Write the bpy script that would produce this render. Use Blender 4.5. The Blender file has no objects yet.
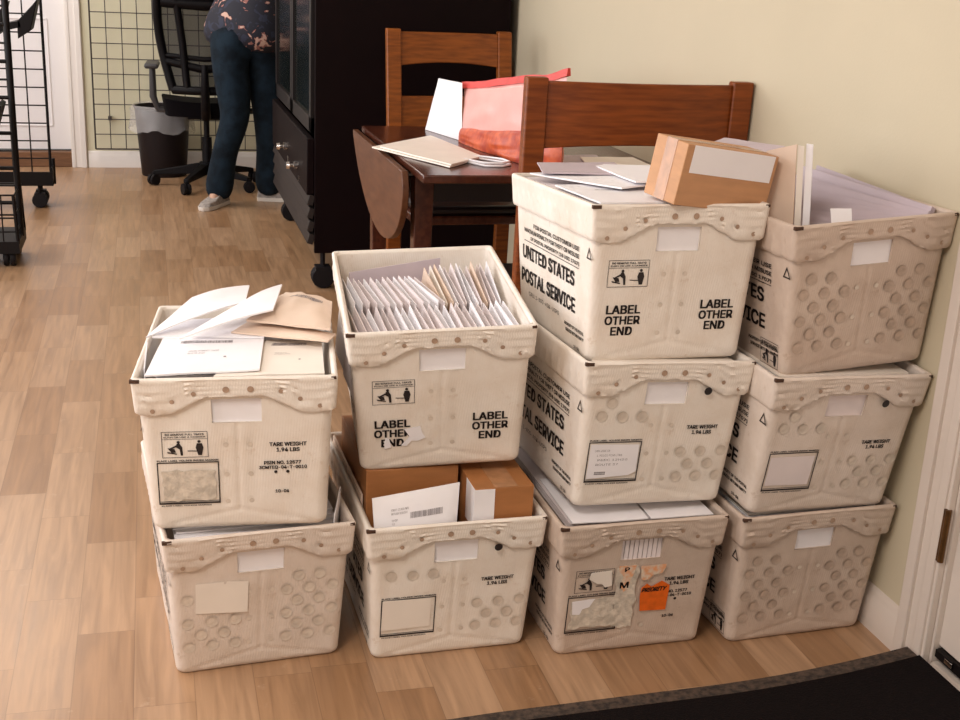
import bpy, math, random
from mathutils import Vector, Matrix, noise
PI = math.pi
random.seed(7)
scene = bpy.context.scene
col = scene.collection

# ------------------------------------------------------------------ helpers
class MB:
    """collects faces of one mesh"""
    def __init__(s): s.v = []; s.f = []; s.m = []
    def add(s, verts, faces, mi=0):
        n = len(s.v); s.v += [tuple(p) for p in verts]
        for f in faces: s.f.append(tuple(i + n for i in f)); s.m.append(mi)
    def quad(s, a, b, c, d, mi=0): s.add([a, b, c, d], [(0, 1, 2, 3)], mi)
    def box(s, c, size, R=None, mi=0):
        sx, sy, sz = [q / 2 for q in size]
        P = [Vector((x * sx, y * sy, z * sz)) for x in (-1, 1) for y in (-1, 1) for z in (-1, 1)]
        if R: P = [R @ q for q in P]
        c = Vector(c)
        s.add([q + c for q in P], [(0, 1, 3, 2), (4, 6, 7, 5), (0, 4, 5, 1), (2, 3, 7, 6), (0, 2, 6, 4), (1, 5, 7, 3)], mi)
    def hexa(s, P, mi=0):   # 8 points: bottom 4 ccw, top 4 ccw
        s.add(P, [(3, 2, 1, 0), (4, 5, 6, 7), (0, 1, 5, 4), (1, 2, 6, 5), (2, 3, 7, 6), (3, 0, 4, 7)], mi)
    def tube(s, pts, r, n=10, mi=0, cap=True):
        pts = [Vector(p) for p in pts]; rs = r if isinstance(r, (list, tuple)) else [r] * len(pts)
        rings = []; up = None
        for i, p in enumerate(pts):
            d = (pts[min(i + 1, len(pts) - 1)] - pts[max(i - 1, 0)]).normalized()
            if up is None:
                up = Vector((0, 0, 1)) if abs(d.z) < .9 else Vector((1, 0, 0))
            u = (up - d * up.dot(d)).normalized(); w = d.cross(u); up = u
            rings.append([p + (u * math.cos(2 * PI * k / n) + w * math.sin(2 * PI * k / n)) * rs[i] for k in range(n)])
        V = [q for R in rings for q in R]; F = []
        for i in range(len(pts) - 1):
            for k in range(n):
                F.append((i * n + k, i * n + (k + 1) % n, (i + 1) * n + (k + 1) % n, (i + 1) * n + k))
        if cap: F.append(tuple(range(n))[::-1]); F.append(tuple((len(pts) - 1) * n + k for k in range(n)))
        s.add(V, F, mi)
    def lathe(s, prof, n=24, c=(0, 0, 0), mi=0, cap=True, R=None):
        c = Vector(c); V = []; F = []
        for r, z in prof:
            for k in range(n):
                q = Vector((r * math.cos(2 * PI * k / n), r * math.sin(2 * PI * k / n), z))
                V.append((R @ q if R else q) + c)
        for i in range(len(prof) - 1):
            for k in range(n):
                F.append((i * n + k, i * n + (k + 1) % n, (i + 1) * n + (k + 1) % n, (i + 1) * n + k))
        if cap: F.append(tuple(range(n))[::-1]); F.append(tuple((len(prof) - 1) * n + k for k in range(n)))
        s.add(V, F, mi)
    def ext(s, pts, d, mi=0):   # prism: polygon (3d pts) extruded by vector d
        n = len(pts); d = Vector(d); P = [Vector(p) for p in pts]
        V = P + [p + d for p in P]
        F = [tuple(range(n))[::-1], tuple(range(n, 2 * n))] + [(i, (i + 1) % n, n + (i + 1) % n, n + i) for i in range(n)]
        s.add(V, F, mi)
    def build(s, name, mats, parent=None, M=None, smooth=30, bevel=0, seg=2, subsurf=0):
        me = bpy.data.meshes.new(name); me.from_pydata(s.v, [], s.f)
        mats = mats if isinstance(mats, (list, tuple)) else [mats]
        for m in mats: me.materials.append(m)
        if len(mats) > 1: me.polygons.foreach_set('material_index', s.m)
        me.update()
        if smooth:
            me.shade_smooth(); me.set_sharp_from_angle(angle=math.radians(smooth))
        o = bpy.data.objects.new(name, me); col.objects.link(o)
        if parent: o.parent = parent
        if M is not None: o.matrix_local = M
        if bevel:
            b = o.modifiers.new('bevel', 'BEVEL'); b.width = bevel; b.segments = seg; b.limit_method = 'ANGLE'
        if subsurf:
            b = o.modifiers.new('sub', 'SUBSURF'); b.levels = b.render_levels = subsurf
        return o

def tag(o, label=None, cat=None, group=None, kind=None):
    if label: o['label'] = label
    if cat: o['category'] = cat
    if group: o['group'] = group
    if kind: o['kind'] = kind
    return o
def empty(name, label=None, cat=None, group=None, loc=(0, 0, 0), M=None):
    o = bpy.data.objects.new(name, None); col.objects.link(o); o.empty_display_size = .05
    if M is not None: o.matrix_world = M
    else: o.location = loc
    return tag(o, label, cat, group)
def Tr(x, y, z): return Matrix.Translation((x, y, z))
def Rx(a): return Matrix.Rotation(a, 4, 'X')
def Ry(a): return Matrix.Rotation(a, 4, 'Y')
def Rz(a): return Matrix.Rotation(a, 4, 'Z')

# ------------------------------------------------------------------ materials
def mat(name, c, rough=.5, var=0, scale=20, bump=0, bscale=60, metal=0, spec=.5, c2=None, stretch=None, detail=4):
    m = bpy.data.materials.new(name); m.use_nodes = True; nt = m.node_tree; N = nt.nodes; L = nt.links
    b = N['Principled BSDF']; b.inputs['Roughness'].default_value = rough; b.inputs['Metallic'].default_value = metal
    b.inputs['Specular IOR Level'].default_value = spec
    b.inputs['Base Color'].default_value = (*c, 1)
    tc = N.new('ShaderNodeTexCoord'); mp = N.new('ShaderNodeMapping'); L.new(tc.outputs['Object'], mp.inputs[0])
    if stretch: mp.inputs['Scale'].default_value = stretch
    if var or c2:
        n = N.new('ShaderNodeTexNoise'); n.inputs['Scale'].default_value = scale; n.inputs['Detail'].default_value = detail
        L.new(mp.outputs[0], n.inputs[0])
        r = N.new('ShaderNodeValToRGB'); L.new(n.outputs[0], r.inputs[0])
        d = c2 or tuple(q * (1 - var) for q in c)
        r.color_ramp.elements[0].position = .35; r.color_ramp.elements[1].position = .65
        r.color_ramp.elements[0].color = (*d, 1); r.color_ramp.elements[1].color = (*c, 1)
        L.new(r.outputs[0], b.inputs['Base Color'])
    if bump:
        n = N.new('ShaderNodeTexNoise'); n.inputs['Scale'].default_value = bscale; L.new(mp.outputs[0], n.inputs[0])
        u = N.new('ShaderNodeBump'); u.inputs['Strength'].default_value = bump; u.inputs['Distance'].default_value = .002
        L.new(n.outputs[0], u.inputs['Height']); L.new(u.outputs[0], b.inputs['Normal'])
    return m

def tub_plastic(name, base, dirt, grime):
    m = mat(name, base, .42); nt = m.node_tree; N = nt.nodes; L = nt.links; b = N['Principled BSDF']
    tc = N['Texture Coordinate']
    n1 = N.new('ShaderNodeTexNoise'); n1.inputs['Scale'].default_value = 9; n1.inputs['Detail'].default_value = 6
    n1.inputs['Roughness'].default_value = .65
    L.new(tc.outputs['Object'], n1.inputs[0])
    r = N.new('ShaderNodeValToRGB'); r.color_ramp.elements[0].position = .34; r.color_ramp.elements[1].position = .62
    r.color_ramp.elements[0].color = (*dirt, 1); r.color_ramp.elements[1].color = (*base, 1); L.new(n1.outputs[0], r.inputs[0])
    n2 = N.new('ShaderNodeTexNoise'); n2.inputs['Scale'].default_value = 38; n2.inputs['Detail'].default_value = 8
    n2.inputs['Roughness'].default_value = .7
    L.new(tc.outputs['Object'], n2.inputs[0])
    r2 = N.new('ShaderNodeValToRGB'); r2.color_ramp.elements[0].position = .60; r2.color_ramp.elements[1].position = .74
    r2.color_ramp.elements[0].color = (0, 0, 0, 1); r2.color_ramp.elements[1].color = (.55, .55, .55, 1); L.new(n2.outputs[0], r2.inputs[0])
    mx = N.new('ShaderNodeMixRGB'); L.new(r2.outputs[0], mx.inputs[0]); L.new(r.outputs[0], mx.inputs[1]); mx.inputs[2].default_value = (*grime, 1)
    L.new(mx.outputs[0], b.inputs['Base Color'])
    sx = N.new('ShaderNodeSeparateXYZ'); L.new(tc.outputs['Object'], sx.inputs[0])
    ad = N.new('ShaderNodeMath'); ad.operation = 'ADD'; L.new(sx.outputs[0], ad.inputs[0]); L.new(sx.outputs[1], ad.inputs[1])
    mu = N.new('ShaderNodeMath'); mu.operation = 'MULTIPLY'; mu.inputs[1].default_value = 2 * PI / .0048; L.new(ad.outputs[0], mu.inputs[0])
    si = N.new('ShaderNodeMath'); si.operation = 'SINE'; L.new(mu.outputs[0], si.inputs[0])
    bp = N.new('ShaderNodeBump'); bp.inputs['Strength'].default_value = .10; bp.inputs['Distance'].default_value = .001; L.new(si.outputs[0], bp.inputs['Height'])
    n3 = N.new('ShaderNodeTexNoise'); n3.inputs['Scale'].default_value = 26; n3.inputs['Detail'].default_value = 4; L.new(tc.outputs['Object'], n3.inputs[0])
    bq = N.new('ShaderNodeBump'); bq.inputs['Strength'].default_value = .35; bq.inputs['Distance'].default_value = .003
    L.new(n3.outputs[0], bq.inputs['Height']); L.new(bp.outputs[0], bq.inputs['Normal']); L.new(bq.outputs[0], b.inputs['Normal'])
    b.inputs['Subsurface Weight'].default_value = 0
    return m

M = {}
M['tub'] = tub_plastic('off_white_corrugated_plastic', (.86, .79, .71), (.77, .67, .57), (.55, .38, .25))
M['tub_dirty_dim'] = tub_plastic('soiled_dimmed_corrugated_plastic', (.64, .52, .43), (.53, .41, .33), (.34, .20, .12))  # soil plus the weaker light on the right-hand tubs, put into the colour
M['tub_mid'] = tub_plastic('mid_tone_corrugated_plastic', (.76, .66, .58), (.65, .54, .45), (.42, .27, .17))  # in-between base; carries part of the wall stack's weaker light in its colour
M['scuff'] = mat('scuffed_shaded_plastic', (.56, .43, .34), .5, .25, 60)
M['scuff_light'] = mat('lightly_scuffed_plastic', (.72, .62, .52), .45, .2, 60)
M['rivet'] = mat('brown_weld_plastic', (.50, .34, .24), .5, .3, 90)
M['ink'] = mat('black_ink', (.018, .012, .012), .55)
M['rust'] = mat('rusty_rim_wire', (.07, .03, .015), .7, .3, 80)
M['paper'] = mat('white_paper', (.90, .87, .89), .65, .04, 12, .15, 25)
M['paper_warm'] = mat('cream_paper', (.87, .79, .70), .65, .05, 12, .15, 25)
M['paper_lilac'] = mat('greyish_lilac_envelope_paper', (.56, .47, .51), .6, .08, 12, .15, 25)
M['paper_pink'] = mat('pinkish_white_paper', (.82, .73, .72), .65, .08, 12, .15, 25)
M['paper_dirty'] = mat('torn_label_paper', (.74, .65, .54), .75, .30, 70, .8, 120)
M['kraft'] = mat('kraft_cardboard', (.56, .29, .14), .6, .12, 16, .15, 90, stretch=(1, 1, 4))
M['kraft_dark'] = mat('brown_cardboard', (.42, .17, .055), .55, .15, 14, .15, 90, stretch=(1, 1, 4))
M['kraft_pale'] = mat('pale_kraft_paper', (.80, .62, .49), .6, .1, 10, .3, 40)
M['tape'] = mat('glossy_packing_tape', (.50, .25, .12), .18, .25, 40)
M['greyprint'] = mat('grey_print', (.25, .22, .23), .6)
M['orange'] = mat('orange_sticker', (.86, .15, .01), .5, .2, 60)
M['orange_torn'] = mat('torn_orange_sticker', (.82, .36, .16), .7, c2=(.72, .62, .50), scale=90)
M['black_metal'] = mat('black_powder_coated_metal', (.005, .003, .003), .5, spec=.2)
M['wire_grey'] = mat('dark_wire', (.05, .04, .035), .45)
M['black_plastic'] = mat('black_plastic', (.003, .002, .003), .5, spec=.18)
M['grey_plastic'] = mat('grey_armrest_plastic', (.05, .047, .05), .5)
M['rubber'] = mat('black_caster_rubber', (.008, .006, .007), .6, spec=.2)
M['cabinet'] = mat('black_cabinet_laminate', (.005, .0010, .0014), .6, .2, 8, spec=.10)
M['cabinet_edge'] = mat('dark_grey_metal', (.010, .007, .007), .45, spec=.2)
M['slat'] = mat('dark_grey_slats', (.026, .019, .017), .5, spec=.2)
M['glass'] = mat('dark_cabinet_glass', (.008, .010, .009), .12, spec=.35)
M['chrome'] = mat('chrome', (.75, .72, .70), .15, metal=1)
M['brass'] = mat('aged_brass', (.20, .10, .035), .35, .4, 40, metal=.8)
M['wood'] = mat('warm_brown_stained_wood', (.25, .060, .010), .38, spec=.3, c2=(.15, .033, .006), scale=9, stretch=(1, 5, 12), detail=6)
M['wood_x'] = mat('orange_brown_chair_wood', (.27, .074, .010), .40, spec=.3, c2=(.16, .040, .006), scale=7, stretch=(1.5, 8, 14), detail=6)
M['wood_dark'] = mat('dark_mahogany_wood', (.085, .022, .010), .22, c2=(.05, .012, .006), scale=6, stretch=(10, 1.5, 8), detail=6)
M['leaf_wood'] = mat('reddish_brown_leaf_wood', (.13, .050, .022), .40, spec=.3, c2=(.09, .032, .014), scale=6, stretch=(8, 1.5, 8))
M['seat_pad'] = mat('dark_seat_vinyl', (.012, .006, .007), .35)
M['jeans'] = mat('dark_blue_denim', (.010, .021, .034), .9, c2=(.004, .008, .013), scale=16, bump=.4, bscale=140, spec=.2)
M['skin'] = mat('skin', (.55, .32, .22), .5)
M['hair'] = mat('brown_hair', (.06, .03, .02), .6, .4, 60, stretch=(8, 8, 1))
M['shoe'] = mat('grey_sneaker_fabric', (.42, .36, .32), .7, .35, 60)
M['sole'] = mat('pale_shoe_sole', (.75, .68, .60), .6)
M['bin'] = mat('dark_grey_bin_plastic', (.012, .008, .009), .5, spec=.25)
M['wall'] = mat('beige_painted_wall', (.59, .51, .365), .75, .03, 3, .12, 180)
M['wall_back'] = mat('pale_cream_painted_wall', (.70, .65, .47), .75, .03, 3)
M['white_paint'] = mat('white_painted_trim', (.80, .74, .69), .4, .03, 4)
M['white_door'] = mat('white_painted_door', (.80, .76, .76), .45, .03, 2)
M['ceiling'] = mat('white_ceiling', (.6, .58, .55), .8)
M['dim_trim'] = mat('dimmed_white_painted_trim', (.68, .585, .51), .4, .04, 4)  # white trim of the right wall, its dimmer light put into the colour
M['threshold'] = mat('brown_wood_threshold', (.20, .09, .04), .4, .3, 12, stretch=(1, 8, 8))
M['mat_top'] = mat('black_carpet_mat_pile', (.006, .003, .003), .95, .5, 200, 1, 260, spec=.15)
M['mat_edge'] = mat('brown_rubber_mat_border', (.085, .055, .038), .75, c2=(.02, .013, .010), scale=90, bump=.8, bscale=200)
M['orange_fill'] = mat('orange_red_packed_contents', (.62, .11, .03), .4, c2=(.36, .03, .01), scale=30, bump=.6, bscale=50)
M['pink_mesh'] = mat('pale_pink_translucent_plastic', (.80, .42, .38), .3, .12, 10, .3, 40)
M['pink_edge'] = mat('coral_red_zip_edge', (.72, .07, .06), .35, .2, 20)
M['screw'] = mat('dark_metal', (.1, .08, .07), .4, metal=.8)

M['chair_fabric'] = mat('black_seat_fabric', (.004, .003, .004), .95, spec=.1)
def floral():
    m = mat('dark_floral_fabric', (.012, .012, .022), .8); N = m.node_tree.nodes; L = m.node_tree.links; b = N['Principled BSDF']
    tc = N['Texture Coordinate']; n = N.new('ShaderNodeTexNoise'); n.inputs['Scale'].default_value = 14; n.inputs['Detail'].default_value = 3
    n.inputs['Distortion'].default_value = 1.2
    L.new(tc.outputs['Object'], n.inputs[0])
    r = N.new('ShaderNodeValToRGB'); E = r.color_ramp.elements; r.color_ramp.interpolation = 'CONSTANT'
    E[0].position = 0; E[0].color = (.012, .012, .022, 1); E[1].position = .59; E[1].color = (.30, .12, .10, 1)
    e = E.new(.63); e.color = (.58, .38, .30, 1); e = E.new(.40); e.color = (.012, .012, .022, 1); e = E.new(.36); e.color = (.022, .026, .05, 1)
    e = E.new(.0); e.color = (.022, .026, .05, 1)
    L.new(n.outputs[0], r.inputs[0]); L.new(r.outputs[0], b.inputs['Base Color']); return m
M['floral'] = floral()

def liner():
    m = bpy.data.materials.new('thin_clear_bin_liner'); m.use_nodes = True; N = m.node_tree.nodes; L = m.node_tree.links
    b = N['Principled BSDF']; b.inputs['Base Color'].default_value = (.75, .72, .72, 1); b.inputs['Roughness'].default_value = .25
    t = N.new('ShaderNodeBsdfTransparent'); x = N.new('ShaderNodeMixShader'); x.inputs[0].default_value = .30
    L.new(t.outputs[0], x.inputs[1]); L.new(b.outputs[0], x.inputs[2]); L.new(x.outputs[0], N['Material Output'].inputs[0]); return m
M['liner'] = liner()
def meshfab():
    m = bpy.data.materials.new('black_open_mesh_fabric'); m.use_nodes = True; N = m.node_tree.nodes; L = m.node_tree.links
    b = N['Principled BSDF']; b.inputs['Base Color'].default_value = (.01, .008, .01, 1); b.inputs['Roughness'].default_value = .7
    t = N.new('ShaderNodeBsdfTransparent'); x = N.new('ShaderNodeMixShader'); x.inputs[0].default_value = .86
    L.new(t.outputs[0], x.inputs[1]); L.new(b.outputs[0], x.inputs[2]); L.new(x.outputs[0], N['Material Output'].inputs[0]); return m
M['mesh_fabric'] = meshfab()

def floor_mat():
    m = bpy.data.materials.new('oak_strip_laminate'); m.use_nodes = True; N = m.node_tree.nodes; L = m.node_tree.links
    b = N['Principled BSDF']; tc = N.new('ShaderNodeTexCoord'); sp = N.new('ShaderNodeSeparateXYZ'); L.new(tc.outputs['Object'], sp.inputs[0])
    def ma(op, a, c=None, c2=None):
        n = N.new('ShaderNodeMath'); n.operation = op
        for i, q in enumerate((a, c, c2)):
            if q is None: continue
            if isinstance(q, (int, float)): n.inputs[i].default_value = q
            else: L.new(q, n.inputs[i])
        return n.outputs[0]
    W, LEN = .1065, .40
    sx = ma('DIVIDE', ma('ADD', sp.outputs[0], .279 + W * 40), W); ix = ma('FLOOR', sx); fx = ma('FRACT', sx)
    wn = N.new('ShaderNodeTexWhiteNoise'); wn.noise_dimensions = '1D'; L.new(ix, wn.inputs['W'])
    sy = ma('ADD', ma('DIVIDE', sp.outputs[1], LEN), ma('MULTIPLY', wn.outputs['Value'], 7.3)); iy = ma('FLOOR', sy); fy = ma('FRACT', sy)
    cb = N.new('ShaderNodeCombineXYZ'); L.new(ix, cb.inputs[0]); L.new(iy, cb.inputs[1])
    w2 = N.new('ShaderNodeTexWhiteNoise'); w2.noise_dimensions = '2D'; L.new(cb.outputs[0], w2.inputs['Vector'])
    ramp = N.new('ShaderNodeValToRGB'); E = ramp.color_ramp.elements
    E[0].position = 0; E[0].color = (.325, .175, .085, 1); E[1].position = 1; E[1].color = (.440, .268, .155, 1)
    e = E.new(.45); e.color = (.385, .222, .118, 1)
    L.new(w2.outputs['Value'], ramp.inputs[0])
    # grain
    mp = N.new('ShaderNodeCombineXYZ'); L.new(ma('MULTIPLY', sp.outputs[0], 55), mp.inputs[0]); L.new(ma('MULTIPLY', sp.outputs[1], 3.2), mp.inputs[1])
    L.new(ma('MULTIPLY', w2.outputs['Value'], 40), mp.inputs[2])
    gn = N.new('ShaderNodeTexNoise'); gn.inputs['Scale'].default_value = 1; gn.inputs['Detail'].default_value = 6; gn.inputs['Distortion'].default_value = .8
    L.new(mp.outputs[0], gn.inputs[0])
    gr = N.new('ShaderNodeValToRGB'); gr.color_ramp.elements[0].position = .3; gr.color_ramp.elements[0].color = (.72, .69, .66, 1)
    gr.color_ramp.elements[1].position = .68; gr.color_ramp.elements[1].color = (1.08, 1.08, 1.08, 1); L.new(gn.outputs[0], gr.inputs[0])
    mx = N.new('ShaderNodeMixRGB'); mx.blend_type = 'MULTIPLY'; mx.inputs[0].default_value = 1; L.new(ramp.outputs[0], mx.inputs[1]); L.new(gr.outputs[0], mx.inputs[2])
    # seams
    ex = ma('MINIMUM', fx, ma('SUBTRACT', 1, fx)); ey = ma('MINIMUM', fy, ma('SUBTRACT', 1, fy))
    sm = ma('MINIMUM', ma('MULTIPLY', ex, W), ma('MULTIPLY', ey, LEN)); lt = ma('LESS_THAN', sm, .0009)
    mz = N.new('ShaderNodeMixRGB'); mz.blend_type = 'MULTIPLY'; L.new(ma('MULTIPLY', lt, .35), mz.inputs[0]); L.new(mx.outputs[0], mz.inputs[1]); mz.inputs[2].default_value = (.3, .25, .2, 1)
    # pale scuffs
    sn = N.new('ShaderNodeTexNoise'); sn.inputs['Scale'].default_value = 16; sn.inputs['Detail'].default_value = 8; sn.inputs['Roughness'].default_value = .75
    L.new(tc.outputs['Object'], sn.inputs[0])
    sr = N.new('ShaderNodeValToRGB'); sr.color_ramp.elements[0].position = .62; sr.color_ramp.elements[0].color = (0, 0, 0, 1)
    sr.color_ramp.elements[1].position = .80; sr.color_ramp.elements[1].color = (.6, .6, .6, 1); L.new(sn.outputs[0], sr.inputs[0])
    mw = N.new('ShaderNodeMixRGB'); L.new(sr.outputs[0], mw.inputs[0]); L.new(mz.outputs[0], mw.inputs[1]); mw.inputs[2].default_value = (.62, .47, .34, 1)
    L.new(mw.outputs[0], b.inputs['Base Color'])
    b.inputs['Roughness'].default_value = .38; b.inputs['Specular IOR Level'].default_value = .6
    rr = N.new('ShaderNodeMapRange'); rr.inputs[3].default_value = .24; rr.inputs[4].default_value = .44; L.new(gn.outputs[0], rr.inputs[0]); L.new(rr.outputs[0], b.inputs['Roughness'])
    return m
M['floor'] = floor_mat()

# ------------------------------------------------------------------ lettering
_tc = {}
try:    # the sans-serif face that ships with Blender; falls back to the built-in one
    import os
    FONT = bpy.data.fonts.load(os.path.join(bpy.utils.system_resource('DATAFILES'), 'fonts', 'Inter.woff2'))
except Exception: FONT = None
def glyphs(body, bold=True):
    k = (body, bold)
    if k not in _tc:
        cu = bpy.data.curves.new('lettering', 'FONT'); cu.body = body; cu.size = 1; cu.offset = 0
        cu.resolution_u = 3
        if FONT: cu.font = FONT
        ob = bpy.data.objects.new('lettering', cu); col.objects.link(ob)
        dg = bpy.context.evaluated_depsgraph_get(); dg.update()
        me = bpy.data.meshes.new_from_object(ob.evaluated_get(dg))
        v = [(q.co.x, q.co.y) for q in me.vertices]; f = [tuple(p.vertices) for p in me.polygons]
        bpy.data.objects.remove(ob); bpy.data.curves.remove(cu); bpy.data.meshes.remove(me)
        x0 = min(q[0] for q in v); x1 = max(q[0] for q in v); y0 = min(q[1] for q in v); y1 = max(q[1] for q in v)
        _tc[k] = ([((a - x0) / (x1 - x0), (b - y0) / (y1 - y0)) for a, b in v], f)
    return _tc[k]
def write(mb, body, fn, cx, cs, w, h, bold=True, mi=0, slant=0, rot=0):
    """fn(x, s) -> 3D point; text box centred on (cx, cs), width w, cap height h, s grows downward"""
    v, f = glyphs(body, bold); P = []
    for a, b in v:
        P.append(((a - .5) * w + slant * (b - .5) * h, (b - .5) * h))
    e = h * .055      # heavy strokes: the same outline set four times, a hair apart
    for ox, oy in (((-e, -e * .6), (e, -e * .6), (-e, e * .6), (e, e * .6), (0, 0)) if bold else ((0, 0),)):
        mb.add([fn(cx + x * (1 - 2 * e / w) + ox, cs - y * .94 - oy) for x, y in P], f, mi)
def rectline(mb, fn, x0, x1, s0, s1, t, tb=None, mi=0):
    tb = tb or t
    for a, b, c, d in ((x0, x1, s0, s0 + t), (x0, x1, s1 - tb, s1), (x0, x0 + t, s0, s1), (x1 - t, x1, s0, s1)):
        mb.quad(fn(a, d), fn(b, d), fn(b, c), fn(a, c), mi)
def rectfill(mb, fn, x0, x1, s0, s1, mi=0, lift=0):
    mb.quad(fn(x0, s1), fn(x1, s1), fn(x1, s0), fn(x0, s0), mi)
def polyfill(mb, fn, pts, mi=0):
    mb.add([fn(a, b) for a, b in pts], [tuple(range(len(pts)))], mi)
def disc(mb, fn, cx, cs, r, n=16, mi=0):
    polyfill(mb, fn, [(cx + r * math.cos(2 * PI * k / n), cs + r * math.sin(2 * PI * k / n)) for k in range(n)], mi)
def pictogram(mb, fn, x0, s0, w, h, mi=0):
    """framed warning: caption lines, a figure bending over a tub and one carrying a tub"""
    rectline(mb, fn, x0, x0 + w, s0, s0 + h, .0009, mi=mi)
    rectfill(mb, fn, x0, x0 + w, s0 + h * .28, s0 + h * .295, mi)
    write(mb, 'DO REMOVE FULL TRAYS', fn, x0 + w / 2, s0 + h * .11, w * .84, h * .07, mi=mi)
    write(mb, 'PUSH OR USE A CARRIER', fn, x0 + w / 2, s0 + h * .21, w * .9, h * .055, mi=mi)
    def P(pts, ox, sc=1): polyfill(mb, fn, [(x0 + w * (ox + a * sc), s0 + h * b) for a, b in pts], mi)
    disc(mb, fn, x0 + w * .36, s0 + h * .40, w * .035, mi=mi)
    P([(.0, .46), (.06, .44), (.12, .60), (.13, .92), (.08, .92), (.06, .68), (-.01, .60)], .32)
    P([(.0, .50), (.03, .56), (-.16, .68), (-.17, .64)], .33)
    P([(-.20, .62), (-.05, .66), (-.02, .80), (-.12, .80)], .32)
    P([(-.22, .76), (.0, .84), (.0, .88), (-.2, .82)], .32)
    disc(mb, fn, x0 + w * .81, s0 + h * .39, w * .035, mi=mi)
    P([(-.05, .46), (.06, .46), (.09, .62), (.05, .92), (-.03, .92), (-.08, .62)], .81)
    P([(-.26, .73), (.02, .75), (.02, .78), (-.26, .76)], .81)

# ------------------------------------------------------------------ postal tubs
WT, WB, LT, LB, H = .340, .303, .4946, .4136, .2919
K = (LT - LB) / 2
SF = math.hypot(H, K); SS = math.hypot(H, (WT - WB) / 2)
TUBS = {
 'A': (0.1295, 2.0318, 0.2967, -0.1047, -0.0164, -0.0165), 'B': (0.1616, 2.056, 0.0, 0.0781, 0, 0),
 'C': (0.5071, 2.0989, 0.3624, -0.0862, 0.0731, -0.0467), 'D': (0.5212, 2.0353, 0.0, 0.0177, 0, 0),
 'E': (0.8978, 2.0004, 0.5914, 0.0124, -0.0537, -0.0004), 'F': (0.8858, 1.9873, 0.3083, 0.0336, -0.0319, 0.040),
 'G': (0.8712, 1.9852, 0.0, 0.0143, 0, 0), 'H': (1.2543, 1.9385, 0.5800, 0.0636, -0.0092, -0.060),
 'I': (1.2237, 1.9465, 0.2900, 0.0555, 0.0400, 0.035), 'J': (1.2278, 1.9738, 0.0, 0.0436, 0, 0)}
TM = {k: Tr(*q[:3]) @ Rz(q[3]) @ Rx(q[4]) @ Ry(q[5]) for k, q in TUBS.items()}
INS = .007
def perim(hw, y0, y1, r, u, nb, ns, nc=4):
    P = []
    for a in u: P.append((a * (hw - r), y0, 'f', a))
    def arc(cx, cy, a0):
        for k in range(1, nc):
            t = a0 + PI / 2 * k / nc; P.append((cx + r * math.cos(t), cy + r * math.sin(t), 'c', 0))
    arc(hw - r, y0 + r, -PI / 2)
    for k in range(ns): t = k / (ns - 1); P.append((hw, (y0 + r) * (1 - t) + (y1 - r) * t, 'r', t))
    arc(hw - r, y1 - r, 0)
    for a in nb[::-1]: P.append((a * (hw - r), y1, 'b', a))
    arc(-hw + r, y1 - r, PI / 2)
    for k in range(ns): t = k / (ns - 1); P.append((-hw, (y1 - r) * (1 - t) + (y0 + r) * t, 'l', t))
    arc(-hw + r, y0 + r, PI)
    return P
def outer(z, inset=0):
    t = z / H
    return WB / 2 + (WT / 2 - INS - WB / 2) * t - inset, -(K - INS) * t + inset, LB + (K - INS) * t - inset
HU = .29
US = sorted(set([round(-1 + 2 * k / 76, 5) for k in range(77)] + [-HU, HU]))
UB = sorted(set([round(-1 + 2 * k / 20, 5) for k in range(21)] + [-HU, HU]))
HOLE = (.041, .085)
RIV = [(a, b) for a in (-.0205, .0205) for b in (.128, .186, .240)]
RIMRIV = [(-.1386, .059), (-.106, .042), (-.070, .028), (.0755, .026), (.108, .041), (.1415, .055)]
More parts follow.
